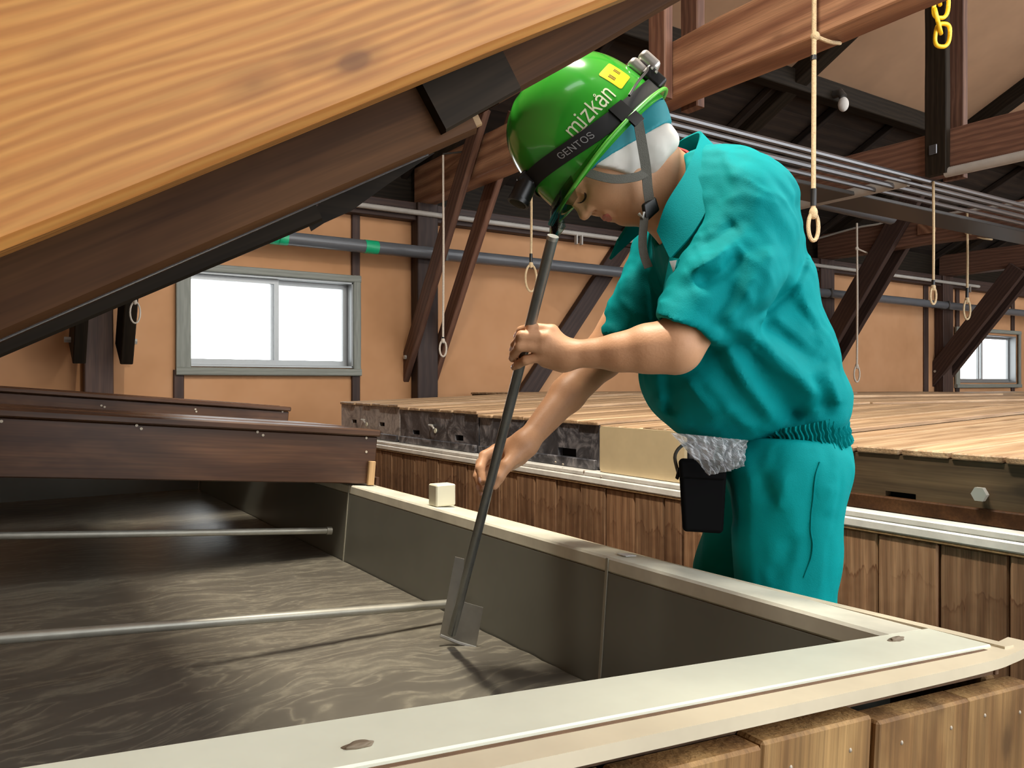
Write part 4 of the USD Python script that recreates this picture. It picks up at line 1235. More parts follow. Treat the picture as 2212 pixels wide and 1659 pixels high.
RIGHT = {
    "index": ([(1072, 972, 1.508), (1046, 985, 1.492), (1037, 1012, 1.472), (1043, 1040, 1.458)], (0.0115, 0.0098, 0.0088, 0.0074)),
    "middle": ([(1076, 980, 1.520), (1039, 1000, 1.512), (1032, 1030, 1.492), (1039, 1056, 1.478)], (0.0115, 0.0096, 0.0086, 0.0072)),
    "ring": ([(1082, 990, 1.532), (1044, 1020, 1.530), (1036, 1047, 1.512), (1044, 1068, 1.496)], (0.0110, 0.0090, 0.0080, 0.0068)),
    "little": ([(1090, 1002, 1.538), (1060, 1034, 1.538), (1050, 1054, 1.522), (1054, 1072, 1.506)], (0.0100, 0.0080, 0.0072, 0.0060)),
    "thumb": ([(1112, 985, 1.482), (1092, 1007, 1.462), (1078, 1030, 1.452), (1068, 1049, 1.450)], (0.0150, 0.0122, 0.0105, 0.0082)),
}


def hand_l(P):
    w = L(1228, 765, 1.292)
    d = sd_cone(P, w, L(1205, 757, 1.298), 0.0205, 0.0205)
    for k in ("index", "middle", "ring", "little"):
        a = L(*LEFT[k][0][0])
        d = smin(d, sd_cone(P, w + (L(1205, 780, 1.30) - w) * (0.5 if k == "little" else 0.1), a, 0.017, LEFT[k][1][0]), 0.013)
    d = smin(d, sd_cone(P, L(1212, 780, 1.302), L(1178, 778, 1.303), 0.016, 0.012), 0.015)
    d = smin(d, sd_cone(P, L(1218, 762, 1.305), L(*LEFT["thumb"][0][0]), 0.018, 0.015), 0.014)
    for k, (pts, r) in LEFT.items():
        d = smin(d, chain(P, [L(*p) for p in pts], r), 0.0035)
    return d


def hand_r(P):
    w = L(1134, 958, 1.502)
    d = sd_cone(P, w, L(1112, 978, 1.505), 0.022, 0.0225)
    for k in ("index", "middle", "ring", "little"):
        d = smin(d, sd_cone(P, w, L(*RIGHT[k][0][0]), 0.018, RIGHT[k][1][0]), 0.014)
    d = smin(d, sd_cone(P, L(1126, 968, 1.492), L(*RIGHT["thumb"][0][0]), 0.020, 0.0165), 0.015)
    d = smin(d, sd_cone(P, L(1118, 985, 1.515), L(1098, 1003, 1.530), 0.018, 0.014), 0.015)
    for k, (pts, r) in RIGHT.items():
        d = smin(d, chain(P, [L(*p) for p in pts], r), 0.0035)
    return d


def torso(P):
    d = sd_ell(P, L(1585, 600, 1.495), (0.17, 0.085, 0.12), math.radians(114))
    d = smin(d, sd_ell(P, L(1670, 890, 1.49), (0.06, 0.10, 0.10), 0), 0.06)
    d = smin(d, sd_cone(P, L(1618, 500, 1.335), L(1440, 530, 1.66), 0.05, 0.05), 0.06)
    return d


def in_box(P, pts, m):
    pts = np.asarray(pts); return ((P > pts.min(0) - m) & (P < pts.max(0) + m)).all(1)


HL = [L(1100, 690, 1.26), L(1250, 815, 1.40)]
HR_ = [L(1020, 930, 1.42), L(1160, 1085, 1.56)]
HD = [hp(-.14, -.1, -.16), hp(.13, .1, .13), L(1180, 250, 1.35), L(1540, 540, 1.6), hp(-.14, .1, .13), hp(.13, -.1, -.16)]


def body(P):
    d = np.minimum(arms(P), torso(P))
    for bx, fn, k in ((HL, hand_l, 0.012), (HR_, hand_r, 0.012), (HD, head, 0.02)):
        m = in_box(P, bx, 0.035)
        if m.any():
            d[m] = smin(d[m], fn(P[m]), k)
    return d


v, f = surf(body, L(1010, 1090, 1.30) - (0.02, 0.02, 0.10), L(1800, 150, 1.72) + (0.02, 0.02, 0.06), 0.0029, 3)
bd = part(person, "body", fix(W(v), f), "skin", smooth=True, rest=(CAM, np.array([RV, UV, FV]), np.zeros(3)))
body_v = v


def onto(fn, q, off=0.0006, n=14):
    """Moves points onto the surface fn = off along its gradient."""
    q = np.array(q, float)
    for _ in range(n):
        d = fn(q) - off
        g = np.stack([(fn(q + e) - fn(q - e)) / 0.002 for e in np.eye(3) * 0.001], 1)
        g /= np.linalg.norm(g, axis=1, keepdims=True) + 1e-9
        q = q - d[:, None] * g
    return q


def patch(parent, name, fn, outline, mat_, off=0.0007, thick=0.0016, N=10, label=None):
    """A thin patch that hugs the surface fn: outline in local space, filled as a fan of rings."""
    o = np.asarray(outline, float); c = o.mean(0); k = len(o)
    rings = [c + (o - c) * s for s in np.linspace(1, 0.0, N)[:-1]]
    q = onto(fn, np.vstack(rings + [c[None]]), off)
    f = []
    for r in range(N - 2):
        for j in range(k):
            a, b = r * k + j, r * k + (j + 1) % k
            f += [(a, b, b + k), (a, b + k, a + k)]
    r = (N - 2) * k
    for j in range(k):
        f.append((r + j, r + (j + 1) % k, len(q) - 1))
    q2 = onto(fn, q, off - thick, 6)
    n = len(q); f2 = [(c_ + n, b + n, a + n) for a, b, c_ in f]
    for j in range(k):
        a, b = j, (j + 1) % k
        f2 += [(a, a + n, b), (b, a + n, b + n)]
    return part(parent, name, fix(W(np.vstack([q, q2])), np.array(f + f2)), mat_, smooth=40, label=label)


g = np.linspace(0, 2 * np.pi, 18, endpoint=False)
patch(bd, "lips", head, [hp(0.10, 0.006 + 0.021 * math.cos(t), -0.0790 + 0.0115 * math.sin(t) * (1 - .55 * abs(math.cos(t)) ** 2)) for t in g], "lip_skin")
for s in (1, -1):
    patch(bd, "eyebrow", head, [hp(0.10, s * (0.029 + 0.020 * math.cos(t)), 0.0030 - 0.004 * math.cos(t) + 0.0034 * math.sin(t)) for t in g], "brow_dark")
    patch(bd, "eyelash", head, [hp(0.10, s * (0.031 + 0.0135 * math.cos(t)), -0.0200 - 0.003 * math.cos(t) + 0.0014 * math.sin(t) - .002 * math.sin(t) ** 2) for t in g], "brow_dark")
for hd, fn in ((LEFT, hand_l), (RIGHT, hand_r)):
    for k, (pts, r) in hd.items():
        a, b = L(*pts[2]), L(*pts[3])
        e = norm(b - a); out = norm(np.array([-0.8, 0.45, -0.35]) - e * (np.array([-0.8, 0.45, -0.35]) @ e)); sd = np.cross(e, out)
        c = b + out * r[3] * 0.9 - e * .002
        if k == "thumb" or np.abs(fn(c[None])[0]) > 0.005:
            continue
        patch(bd, "fingernail", fn, [c + e * 0.0058 * math.cos(t) + sd * 0.0045 * math.sin(t) for t in g], "nail_skin", 0.0003, 0.001, 5)

# --- jacket
FOLDS = [  # (polyline in pixels and depth, width, height; negative: a crease)
    ([(1580, 690, 1.32), (1660, 755, 1.31), (1740, 825, 1.33), (1810, 885, 1.38)], 0.022, 0.017),
    ([(1575, 715, 1.31), (1640, 800, 1.30), (1700, 880, 1.31), (1740, 915, 1.33)], 0.020, -0.014),
    ([(1560, 735, 1.30), (1615, 835, 1.29), (1690, 930, 1.31)], 0.020, 0.013),
    ([(1610, 680, 1.32), (1710, 740, 1.31), (1810, 805, 1.38)], 0.020, -0.012),
    ([(1640, 660, 1.33), (1740, 740, 1.33), (1790, 770, 1.40)], 0.022, 0.009),
    ([(1500, 760, 1.28), (1545, 830, 1.28), (1570, 900, 1.29)], 0.022, -0.008),
    ([(1440, 800, 1.31), (1450, 860, 1.30), (1440, 900, 1.33)], 0.012, -0.012),
    ([(1480, 800, 1.28), (1520, 870, 1.27), (1560, 930, 1.30)], 0.022, 0.008),
    ([(1660, 520, 1.31), (1668, 600, 1.29), (1640, 690, 1.31)], 0.014, 0.010),
    ([(1735, 500, 1.38), (1738, 560, 1.36), (1715, 620, 1.34), (1660, 665, 1.31), (1600, 700, 1.30)], 0.009, -0.013),
    ([(1600, 480, 1.30), (1560, 510, 1.29), (1500, 540, 1.31)], 0.014, -0.010),
    ([(1590, 520, 1.28), (1540, 560, 1.27), (1480, 590, 1.29)], 0.014, 0.009),
    ([(1610, 540, 1.27), (1560, 590, 1.255), (1490, 620, 1.27)], 0.013, -0.009),
    ([(1640, 570, 1.27), (1610, 650, 1.25), (1560, 720, 1.25)], 0.018, 0.009),
    ([(1600, 590, 1.26), (1560, 660, 1.24), (1520, 710, 1.24)], 0.016, -0.008),
    ([(1560, 378, 1.36), (1610, 370, 1.42), (1675, 392, 1.45)], 0.012, 0.004),
    ([(1555, 436, 1.33), (1605, 416, 1.35), (1670, 436, 1.37)], 0.012, 0.004),
    ([(1700, 420, 1.45), (1745, 480, 1.45), (1765, 560, 1.45)], 0.016, -0.008),
    ([(1400, 560, 1.50), (1420, 640, 1.42), (1415, 700, 1.38)], 0.012, 0.008),
    ([(1330, 530, 1.6), (1350, 620, 1.56), (1370, 720, 1.56)], 0.010, 0.008),
    ([(1750, 800, 1.34), (1775, 850, 1.36), (1785, 890, 1.37)], 0.012, -0.010),
    ([(1790, 800, 1.40), (1808, 850, 1.42), (1812, 880, 1.43)], 0.010, 0.008),
    ([(1540, 760, 1.28), (1600, 850, 1.28), (1660, 930, 1.30)], 0.016, -0.010),
    ([(1520, 790, 1.27), (1575, 880, 1.27), (1640, 950, 1.30)], 0.014, 0.007),
    ([(1700, 640, 1.32), (1750, 700, 1.33), (1780, 780, 1.36)], 0.014, -0.008),
    ([(1690, 560, 1.32), (1735, 640, 1.33), (1765, 720, 1.36)], 0.014, 0.007),
    ([(1410, 840, 1.35), (1440, 900, 1.33), (1500, 945, 1.33)], 0.012, 0.007),
    ([(1420, 640, 1.38), (1405, 720, 1.38), (1400, 800, 1.38)], 0.012, -0.007),
]
FOLDS = [(np.array([L(*p) for p in pts]), w, a) for pts, w, a in FOLDS]
CUFF_L = (L(1466, 717, 1.255), norm(L(1466, 717, 1.255) - L(1600, 520, 1.33)))
CUFF_N = norm(np.array([-0.47, -0.86, -0.18])); CUFF_N = norm(np.array([-40.0, -88.0, -8.0]))
CUFF_R = (L(1338, 728, 1.625), norm(np.array([-0.04, -1.0, 0.0])))


def jacket(P, hollow=True):
    d = sd_ell(P, L(1582, 562, 1.495), (0.215, 0.136, 0.183), math.radians(114))
    d = smin(d, sd_ell(P, L(1580, 462, 1.495), (0.105, 0.092, 0.188), math.radians(-30)), 0.06)
    d = smin(d, sd_ell(P, L(1566, 818, 1.470), (0.160, 0.124, 0.175), math.radians(-10)), 0.07)
    d = smin(d, sd_ell(P, L(1698, 800, 1.485), (0.086, 0.115, 0.163), math.radians(8)), 0.05)
    d = smin(d, sd_ell(P, L(1745, 852, 1.50), (0.058, 0.060, 0.145), math.radians(0)), 0.03)
    d = smin(d, sd_ell(P, L(1712, 905, 1.485), (0.092, 0.055, 0.153), math.radians(12)), 0.02)
    # waist: cut off along the hem that slants up to the back
    hem = L(1640, 972, 1.47); hn = norm(np.array([0.14, -1.0, 0.0]))
    d = smax(d, (P - hem) @ hn, 0.02)
    trunk = d
    # sleeves
    s = sd_cone(P, L(1618, 505, 1.345), L(1464, 735, 1.258), 0.086, 0.056)
    s = smin(s, sd_ell(P, L(1600, 640, 1.30), (0.085, 0.052, 0.06), math.radians(60)), 0.04)
    s = smax(s, (P - CUFF_L[0]) @ CUFF_N, 0.006)
    d = smin(d, s, 0.028)
    r = sd_cone(P, L(1450, 520, 1.66), L(1338, 760, 1.625), 0.078, 0.056)
    r = smax(r, (P - CUFF_R[0]) @ CUFF_R[1], 0.006)
    d = smin(d, r, 0.03)
    # folds
    nb = np.abs(d) < 0.06
    if nb.any():
        Q = P[nb]
        off = np.zeros(len(Q))
        for pts, w, a in FOLDS:
            off += fold(Q, pts, 1.15 * w, 1.25 * a)
        q = (Q - np.array([0.5, 0, 1.4])) @ np.array([[0.8, 0.6, 0], [-0.6, 0.8, 0], [0, 0, 1]]).T
        off += 0.012 * (meshkit.fbm(q * (16, 6, 9) + 5, 3, 3) - 0.5) + 0.005 * (meshkit.fbm(q * (45, 18, 30), 2, 8) - 0.5)
        w_ = meshkit.fbm(q * (13, 4.5, 8) + 2, 3, 21) - 0.5          # sharp-edged wrinkles
        off += 0.007 * np.exp(-np.sqrt(w_ ** 2 + 0.0009) / 0.075) - 0.004
        d[nb] -= off
    # the open neck
    if hollow:
        for h in (sd_cone(P, L(1500, 672, 1.272), L(1432, 790, 1.238), 0.034, 0.0475), sd_cone(P, L(1362, 690, 1.635), L(1330, 810, 1.62), 0.036, 0.0475)):
            d = smax(d, -np.maximum(h, 0.006 - trunk), 0.004)      # the sleeves are open at the cuff
        neck = sd_cone(P, L(1375, 400, 1.455), L(1490, 470, 1.485), 0.085, 0.066)
        d = smax(d, -neck, 0.012)
        vee = sd_cone(P, L(1360, 480, 1.46), L(1425, 590, 1.43), 0.050, 0.012)
        d = smax(d, -vee, 0.010)
    return d


cloth(person, "jacket", jacket, L(1250, 1010, 1.25) - (0.03, 0.02, 0.12), L(1870, 300, 1.75) + (0.02, 0.03, 0.02), 0.0042, "teal_cloth", 2, label="teal short-sleeved work jacket")


def ribbon(pts_a, pts_b, th, n=26):
    """A bent sheet of thickness th between two edges (local space)."""
    a, b = curve(pts_a, n), curve(pts_b, n)
    nb_ = 7
    rows = [a + (b - a) * t for t in np.linspace(0, 1, nb_)]
    G = np.stack(rows, 1)
    du, dv = np.gradient(G, axis=0), np.gradient(G, axis=1)
    nn = np.cross(du, dv); nn /= np.linalg.norm(nn, axis=2, keepdims=True) + 1e-9
    A, Bk = (G + nn * th / 2).reshape(-1, 3), (G - nn * th / 2).reshape(-1, 3)
    i, j = np.meshgrid(np.arange(n - 1), np.arange(nb_ - 1), indexing="ij")
    q = np.stack([i * nb_ + j, (i + 1) * nb_ + j, (i + 1) * nb_ + j + 1, i * nb_ + j + 1], -1).reshape(-1, 4)
    m = n * nb_
    f = [q, q[:, ::-1] + m]
    rim = [k * nb_ for k in range(n)] + [(n - 1) * nb_ + k for k in range(1, nb_)] + [k * nb_ + nb_ - 1 for k in range(n - 2, -1, -1)] + [k for k in range(nb_ - 2, 0, -1)]
    f.append(np.array([(x, y, y + m, x + m) for x, y in zip(rim, rim[1:] + rim[:1])]))
    return fix(W(np.vstack([A, Bk])), np.vstack(f))


# collar: stands up at the nape, folds over on the near side
part(person, "collar", ribbon([L(1448, 352, 1.585), L(1462, 312, 1.56), L(1490, 293, 1.53), L(1513, 287, 1.475), L(1502, 325, 1.405), L(1478, 378, 1.372), L(1440, 440, 1.352), L(1420, 500, 1.352)],
                              [L(1480, 420, 1.60), L(1505, 380, 1.58), L(1535, 345, 1.55), L(1550, 325, 1.475), L(1552, 365, 1.375), L(1538, 430, 1.335), L(1500, 500, 1.318), L(1448, 560, 1.322)], 0.005, 40), "teal_cloth", smooth=50,
     rest=(CAM, np.array([RV, UV, FV]), np.zeros(3)))
part(person, "collar", ribbon([L(1448, 352, 1.585), L(1405, 420, 1.58), L(1362, 478, 1.56), L(1335, 520, 1.54)],
                              [L(1480, 420, 1.60), L(1420, 470, 1.60), L(1362, 520, 1.585), L(1318, 560, 1.565)], 0.005, 20), "teal_cloth", smooth=50,
     rest=(CAM, np.array([RV, UV, FV]), np.zeros(3)))
# front edge of the jacket, open below the chin
part(person, "placket", ribbon([L(1448, 556, 1.318), L(1436, 620, 1.318), L(1424, 690, 1.318)], [L(1468, 560, 1.30), L(1452, 620, 1.29), L(1436, 690, 1.285)], 0.004, 12), "teal_cloth", smooth=50)
part(person, "name_tag", ribbon([L(1446, 564, 1.300), L(1455, 588, 1.298)], [L(1462, 562, 1.296), L(1456, 586, 1.296)], 0.002, 4), "tag_white", label="white corner of a badge in the breast pocket")
# red shirt at the neck
ring = [L(1462, 318, 1.545), L(1486, 328, 1.51), L(1494, 350, 1.455), L(1486, 385, 1.41), L(1462, 430, 1.385)]
part(person, "undershirt", ribbon(ring, [p + np.array([0.014, -0.022, 0.0]) for p in ring], 0.004, 20), "red_cloth", smooth=50, label="red edge of a shirt under the collar")

# gathered waistband
WC = L(1703, 938, 1.485)
wu = norm(np.array([-0.22, 1.0, 0.0])); wr = norm(np.array([1.0, 0.22, 0.0]))
th = np.linspace(0, 2 * np.pi, 640, endpoint=False)
rows = []
for k, s in enumerate(np.linspace(-0.026, 0.030, 9)):
    rib = 0.0024 * np.sin(th * 88 + 0.9 * np.sin(k * 2.1)) + 0.0015 * np.sin(th * 41 + k * .5)
    line = -0.0022 * (k in (2, 4, 6))
    ra, rb = 0.096 + rib + line + 0.006 * (s > 0.02), 0.152 + rib + line
    rows.append(WC + np.outer(np.cos(th) * ra, wr) + np.outer(np.sin(th) * rb, (0, 0, 1.0)) + wu * s)
rows += [WC + (r - WC) * 0.93 for r in rows[::-1]]
G = np.array(rows); R_, C_ = G.shape[:2]
i, j = np.meshgrid(np.arange(R_), np.arange(C_), indexing="ij")
q = np.stack([i * C_ + j, ((i + 1) % R_) * C_ + j, ((i + 1) % R_) * C_ + (j + 1) % C_, i * C_ + (j + 1) % C_], -1).reshape(-1, 4)
part(person, "waistband", fix(W(G.reshape(-1, 3)), q), "teal_cloth", smooth=50, rest=(CAM, np.array([RV, UV, FV]), np.zeros(3)), label="gathered elastic waistband of the jacket")

# --- trousers and shoes
TFOLD = [([(1640, 1010, 1.30), (1655, 1060, 1.29), (1680, 1090, 1.29)], 0.012, -0.008), ([(1700, 1010, 1.29), (1690, 1070, 1.28), (1680, 1110, 1.28)], 0.014, 0.008),
         ([(1765, 985, 1.32), (1752, 1060, 1.30), (1746, 1150, 1.295), (1738, 1270, 1.30)], 0.005, -0.004), ([(1590, 1010, 1.34), (1575, 1080, 1.34), (1590, 1150, 1.32)], 0.016, -0.009),
         ([(1720, 1150, 1.29), (1700, 1210, 1.29), (1650, 1250, 1.29)], 0.02, -0.007), ([(1800, 1040, 1.34), (1780, 1120, 1.31)], 0.02, 0.006)]
TFOLD = [(np.array([L(*p) for p in pts]), w, a) for pts, w, a in TFOLD]


def trousers(P):
    d = sd_ell(P, L(1690, 985, 1.485), (0.103, 0.11, 0.150), math.radians(-8))
    a = sd_cone(P, L(1694, 1040, 1.412), L(1694, 1330, 1.405), 0.103, 0.083)
    a = smin(a, sd_cone(P, L(1690, 1330, 1.405), L(1700, 2050, 1.42), 0.083, 0.068), 0.02)
    b = sd_cone(P, L(1655, 1030, 1.56), L(1590, 1230, 1.595), 0.100, 0.080)
    b = smin(b, sd_cone(P, L(1590, 1230, 1.595), L(1610, 1930, 1.61), 0.080, 0.066), 0.02)
    d = smin(d, smin(a, b, 0.012), 0.05)
    nb = np.abs(d) < 0.05
    Q = P[nb]
    if nb.any():
        off = 0.012 * (meshkit.fbm(Q * (14, 5, 14) + 9, 3, 5) - 0.5) + 0.008 * np.exp(-np.sqrt((meshkit.fbm(Q * (12, 4.5, 11) + 3, 3, 25) - .5) ** 2 + 0.0009) / 0.075) - 0.003
        for pts, w, am in TFOLD:
            off += fold(Q, pts, w, 0.95 * am)
        d[nb] -= off
    d = smax(d, P[:, 1] - L(1700, 938, 1.485)[1], 0.01)
    d = smax(d, -(P[:, 1] + CAMH - 0.045), 0.004)
    return d


cloth(person, "trousers", trousers, L(1470, 930, 1.20) * (1, 1, 1) - (0.06, 1.15, 0.0), L(1870, 900, 1.72) + (0.03, 0.02, 0.06), 0.006, "teal_pants", 3, label="teal work trousers")
# side seam with stitches
sm = curve([L(1768, 1000, 1.318), L(1756, 1060, 1.302), L(1748, 1150, 1.298), L(1744, 1215, 1.30), L(1738, 1270, 1.305)], 60)
sm = curve(onto(trousers, sm, 0.0005)[::6], 60)
part(person, "side_seam", tube_mesh(W(sm), 0.0016, 6), "teal_cloth", smooth=50)
for z_, x_ in ((1.42, 1700), (1.61, 1610)):
    c = L(x_, 829.5, z_); c[1] = -CAMH

    def shoe(P, c=c):
        d = sd_cone(P, c + (0.01, 0.045, 0), c + (-0.16, 0.035, 0), 0.046, 0.042)
        d = smin(d, sd_cone(P, c + (0.0, 0.06, 0), c + (0, 0.12, 0), 0.045, 0.05), 0.03)
        return smax(d, -(P[:, 1] - c[1] - 0.002), 0.006)
    cloth(person, "shoe", shoe, c + (-0.25, -0.02, -0.09), c + (0.1, 0.2, 0.09), 0.006, "shoe_black", 1)

# --- hood worn under the helmet: teal crown, white neck cloth
ha = norm((-0.735, 0.678, 0.03)); hfr = norm(np.array([-0.678, -0.735, -0.10])); hfr = norm(hfr - ha * (hfr @ ha)); hsd = np.cross(ha, hfr)
hsd = hsd if hsd[2] < 0 else -hsd
MA = np.array([hfr, hsd, ha])
HC = L(1296, 316, ZH)                                    # middle of the helmet's rim plane


def mp(f, s, u):
    return HC + hfr * f + hsd * s + ha * u


HOODP = L(1400, 300, ZH)


def skull(P):
    d = smin(sd_ell(P, hp(-0.004, 0, 0.010), (0.104, 0.086, 0.114), A=HA), sd_ell(P, hp(-0.055, 0, -0.045), (0.058, 0.071, 0.072), A=HA), 0.04)
    d = smin(d, sd_ell(P, hp(0.022, 0, -0.030), (0.070, 0.0815, 0.062), A=HA), 0.03)
    return smin(d, sd_ell(P, L(1402, 332, 1.462), (0.047, 0.062, 0.069), 0), 0.02)


TW, TN = L(1264, 386, ZH), norm(np.array([-92.0, 140.0, 0.0]))     # the seam between teal and white


def white_hood(P):
    d = skull(P)
    d = smin(d, sd_ell(P, L(1428, 312, 1.462), (0.027, 0.040, 0.058), math.radians(15)), 0.02)
    u = (P - HC) @ ha
    d = smax(d, (P - TW) @ TN, 0.004)                     # below the teal part
    # lower front edge: from the temple back along the jaw to the nape
    a, b = L(1240, 374, ZH), L(1400, 402, ZH)
    n = norm(np.array([b[1] - a[1], -(b[0] - a[0]), 0])); n = n if n[1] < 0 else -n
    d = smax(d, (P - b) @ n, 0.004)
    c0, c1 = L(1392, 412, ZH), L(1450, 335, ZH)
    n = norm(np.array([c1[1] - c0[1], -(c1[0] - c0[0]), 0])); n = n if n[0] > 0 else -n
    d = smax(d, (P - c0) @ n, 0.01)
    return d - 0.004 * (meshkit.fbm(P * 40, 2, 4) - .5) - 0.006 * (meshkit.fbm(P * (14, 30, 20), 2, 14) - .5)


def teal_hood(P):
    d = sd_ell(P, hp(0.0, 0, 0.012), (0.113, 0.092, 0.121), A=HA)
    d = smin(d, skull(P) - 0.002, 0.01)
    d = smin(d, sd_ell(P, L(1388, 270, 1.462), (0.050, 0.066, 0.055), 0), 0.02)
    u = (P - HC) @ ha
    f_ = (P - HC) @ hfr
    d = smax(d, u - 0.075, 0.003)
    d = smax(d, -((P - TW) @ TN + 0.003), 0.003)
    return d


cloth(person, "neck_cloth", white_hood, L(1180, 440, 1.30), L(1470, 200, 1.62), 0.0032, "white_cloth", 2, label="white cloth of the hood over ear and nape")
cloth(person, "hood", teal_hood, L(1100, 480, 1.28), L(1460, 100, 1.64), 0.0032, "teal_cap", 2, label="teal front of the hood under the helmet")
# teal peak of the hood, under the helmet's peak
pk_a = [mp(0.060 * 1.55 * math.cos(t) + 0.028, 0.092 * math.sin(t), -0.014) for t in np.linspace(-0.85, 0.85, 9)]
pk_b = [mp(0.060 * 1.55 * math.cos(t) + 0.028 + 0.050 * math.cos(t), 0.092 * math.sin(t) * 1.02, -0.030) for t in np.linspace(-0.85, 0.85, 9)]
part(person, "hood_peak", ribbon(pk_a, pk_b, 0.004, 24), "teal_cap", smooth=50)
# ---------------------------------------------------------------- helmet
hel = thing("helmet", "glossy green safety helmet with white lettering on the worker's head", "helmet", W(HC))
RF, RS, RU = 0.140, 0.118, 0.170


def ub(az):                              # height of the headlamp strap around the shell: higher at the front
    return -0.004 + 0.024 * np.cos(az) + 0.026 * np.cos(az) ** 2



def dome(az, el, k=1.0):
    """Point of the shell: az around from the front (0) to the near side (90 degrees), el up from the rim plane."""
    c, s = np.cos(el), np.sin(el)
    e = 0.74
    c, s = np.sign(c) * np.abs(c) ** e, np.sign(s) * np.abs(s) ** e
    return HC + (np.cos(az) * c * RF * k)[..., None] * hfr + (np.sin(az) * c * RS * k)[..., None] * hsd + (s * RU * k)[..., None] * ha


na, ne = 96, 40
AZ, EL = np.meshgrid(np.linspace(0, 2 * np.pi, na, endpoint=False), np.linspace(-0.10, np.pi / 2, ne), indexing="ij")
ridge = 1 + 0.012 * np.exp(-((np.abs(np.angle(np.exp(1j * AZ))) - 0.52) / 0.10) ** 2) * np.clip(np.sin(EL * 2.0), 0, 1)     # two pressed ribs beside the crown line
V0 = HC + (dome(AZ, EL) - HC) * ridge[..., None]
V1 = HC + (dome(AZ, EL) - HC) * 0.975
V0, V1 = V0.reshape(-1, 3), V1.reshape(-1, 3)
i, j = np.meshgrid(np.arange(na), np.arange(ne - 1), indexing="ij")
q = np.stack([i * ne + j, ((i + 1) % na) * ne + j, ((i + 1) % na) * ne + j + 1, i * ne + j + 1], -1).reshape(-1, 4)
m_ = len(V0)
k = np.arange(na)
rim = np.stack([k * ne, ((k + 1) % na) * ne, ((k + 1) % na) * ne + m_, k * ne + m_], 1)
part(hel, "shell", fix(W(np.vstack([V0, V1])), np.vstack([q, q[:, ::-1] + m_, rim])), "helmet_green", smooth=60)


def ring_band(r0, u0, r1, u1, th, az0=0, az1=2 * np.pi, n=90, front=0.0, drop=0.0):
    """A sheet around the helmet between two ellipses (offset r in metres beyond the shell's rim, height u)."""
    az = np.linspace(az0, az1, n)
    ext = np.clip(np.cos(az), 0, 1) ** 2
    def el(r, u, e):
        return HC + ((RF + r + e * ext) * np.cos(az))[:, None] * hfr + ((RS + r) * np.sin(az))[:, None] * hsd + ((u - drop * ext * (e > 0)))[:, None] * ha if np.ndim(u) else HC + ((RF + r + e * ext) * np.cos(az))[:, None] * hfr + ((RS + r) * np.sin(az))[:, None] * hsd + (u - drop * ext * (1 if e else 0))[:, None] * ha
    A, Bk = el(r0, u0, 0.0), el(r1, u1, front)
    rows = [A + (Bk - A) * t for t in np.linspace(0, 1, 6)]
    G = np.stack(rows, 1); nb_ = 6
    du, dv = np.gradient(G, axis=0), np.gradient(G, axis=1)
    nn = np.cross(du, dv); nn /= np.linalg.norm(nn, axis=2, keepdims=True) + 1e-9
    A, Bk = (G + nn * th / 2).reshape(-1, 3), (G - nn * th / 2).reshape(-1, 3)
    i, j = np.meshgrid(np.arange(n - 1), np.arange(nb_ - 1), indexing="ij")
    q = np.stack([i * nb_ + j, (i + 1) * nb_ + j, (i + 1) * nb_ + j + 1, i * nb_ + j + 1], -1).reshape(-1, 4)
    m = n * nb_
    f = [q, q[:, ::-1] + m]
    e0, e1 = np.arange(n - 1) * nb_, np.arange(n - 1) * nb_ + nb_ - 1
    f.append(np.stack([e0, e0 + nb_, e0 + nb_ + m, e0 + m], 1)); f.append(np.stack([e1, e1 + nb_, e1 + nb_ + m, e1 + m], 1))
    return fix(W(np.vstack([A, Bk])), np.vstack(f))


part(hel, "brim", ring_band(-0.005, -0.012, 0.010, -0.022, 0.003, front=0.012, drop=0.010), "helmet_green", smooth=50)
az = np.linspace(0, 2 * np.pi, 100)
ext = np.clip(np.cos(az), 0, 1) ** 2
rm = HC + ((RF + 0.011 + 0.012 * ext) * np.cos(az))[:, None] * hfr + ((RS + 0.011) * np.sin(az))[:, None] * hsd + (-0.023 - 0.010 * ext)[:, None] * ha
part(hel, "edge_bead", tube_mesh(W(rm), 0.0036, 8, False), "helmet_rim", smooth=60, label="light green bead along the brim")
part(hel, "visor", ring_band(0.006, -0.012, 0.012, -0.034, 0.0025, -0.75, 0.75, 40, front=0.045, drop=0.022), "visor", smooth=50, label="smoked see-through peak")


def lay(mesh2d, az_c, el_c, scale_az, off, flip=False):
    """Wraps flat shapes (x along the band, y up, z outward) onto the dome around (az_c, el_c)."""
    v = np.array(mesh2d.vertices)
    el = el_c + v[:, 1] / RU
    a = az_c + (v[:, 0]) / (0.130 * np.cos(el) ** .86)
    p = dome(a, el)
    nrm = p - HC
    g = nrm @ MA.T / np.array([RF, RS, RU]) ** 2
    nrm = g @ MA; nrm /= np.linalg.norm(nrm, axis=1, keepdims=True)
    return fix(W(p + nrm * (off + v[:, 2:3])), np.array(mesh2d.faces))


def fine(m, n=2):
    v, f = np.array(m.vertices), np.array(m.faces)
    m = trimesh.Trimesh(v, f, process=True)
    return m.subdivide_to_size(0.006, max_iter=8) if n else m


def serif_word(word, h):
    """The word in the bundled face with small slab feet added to the uprights of m, i and n."""
    m = meshkit.text_mesh(word, h, 0.0006)
    return m


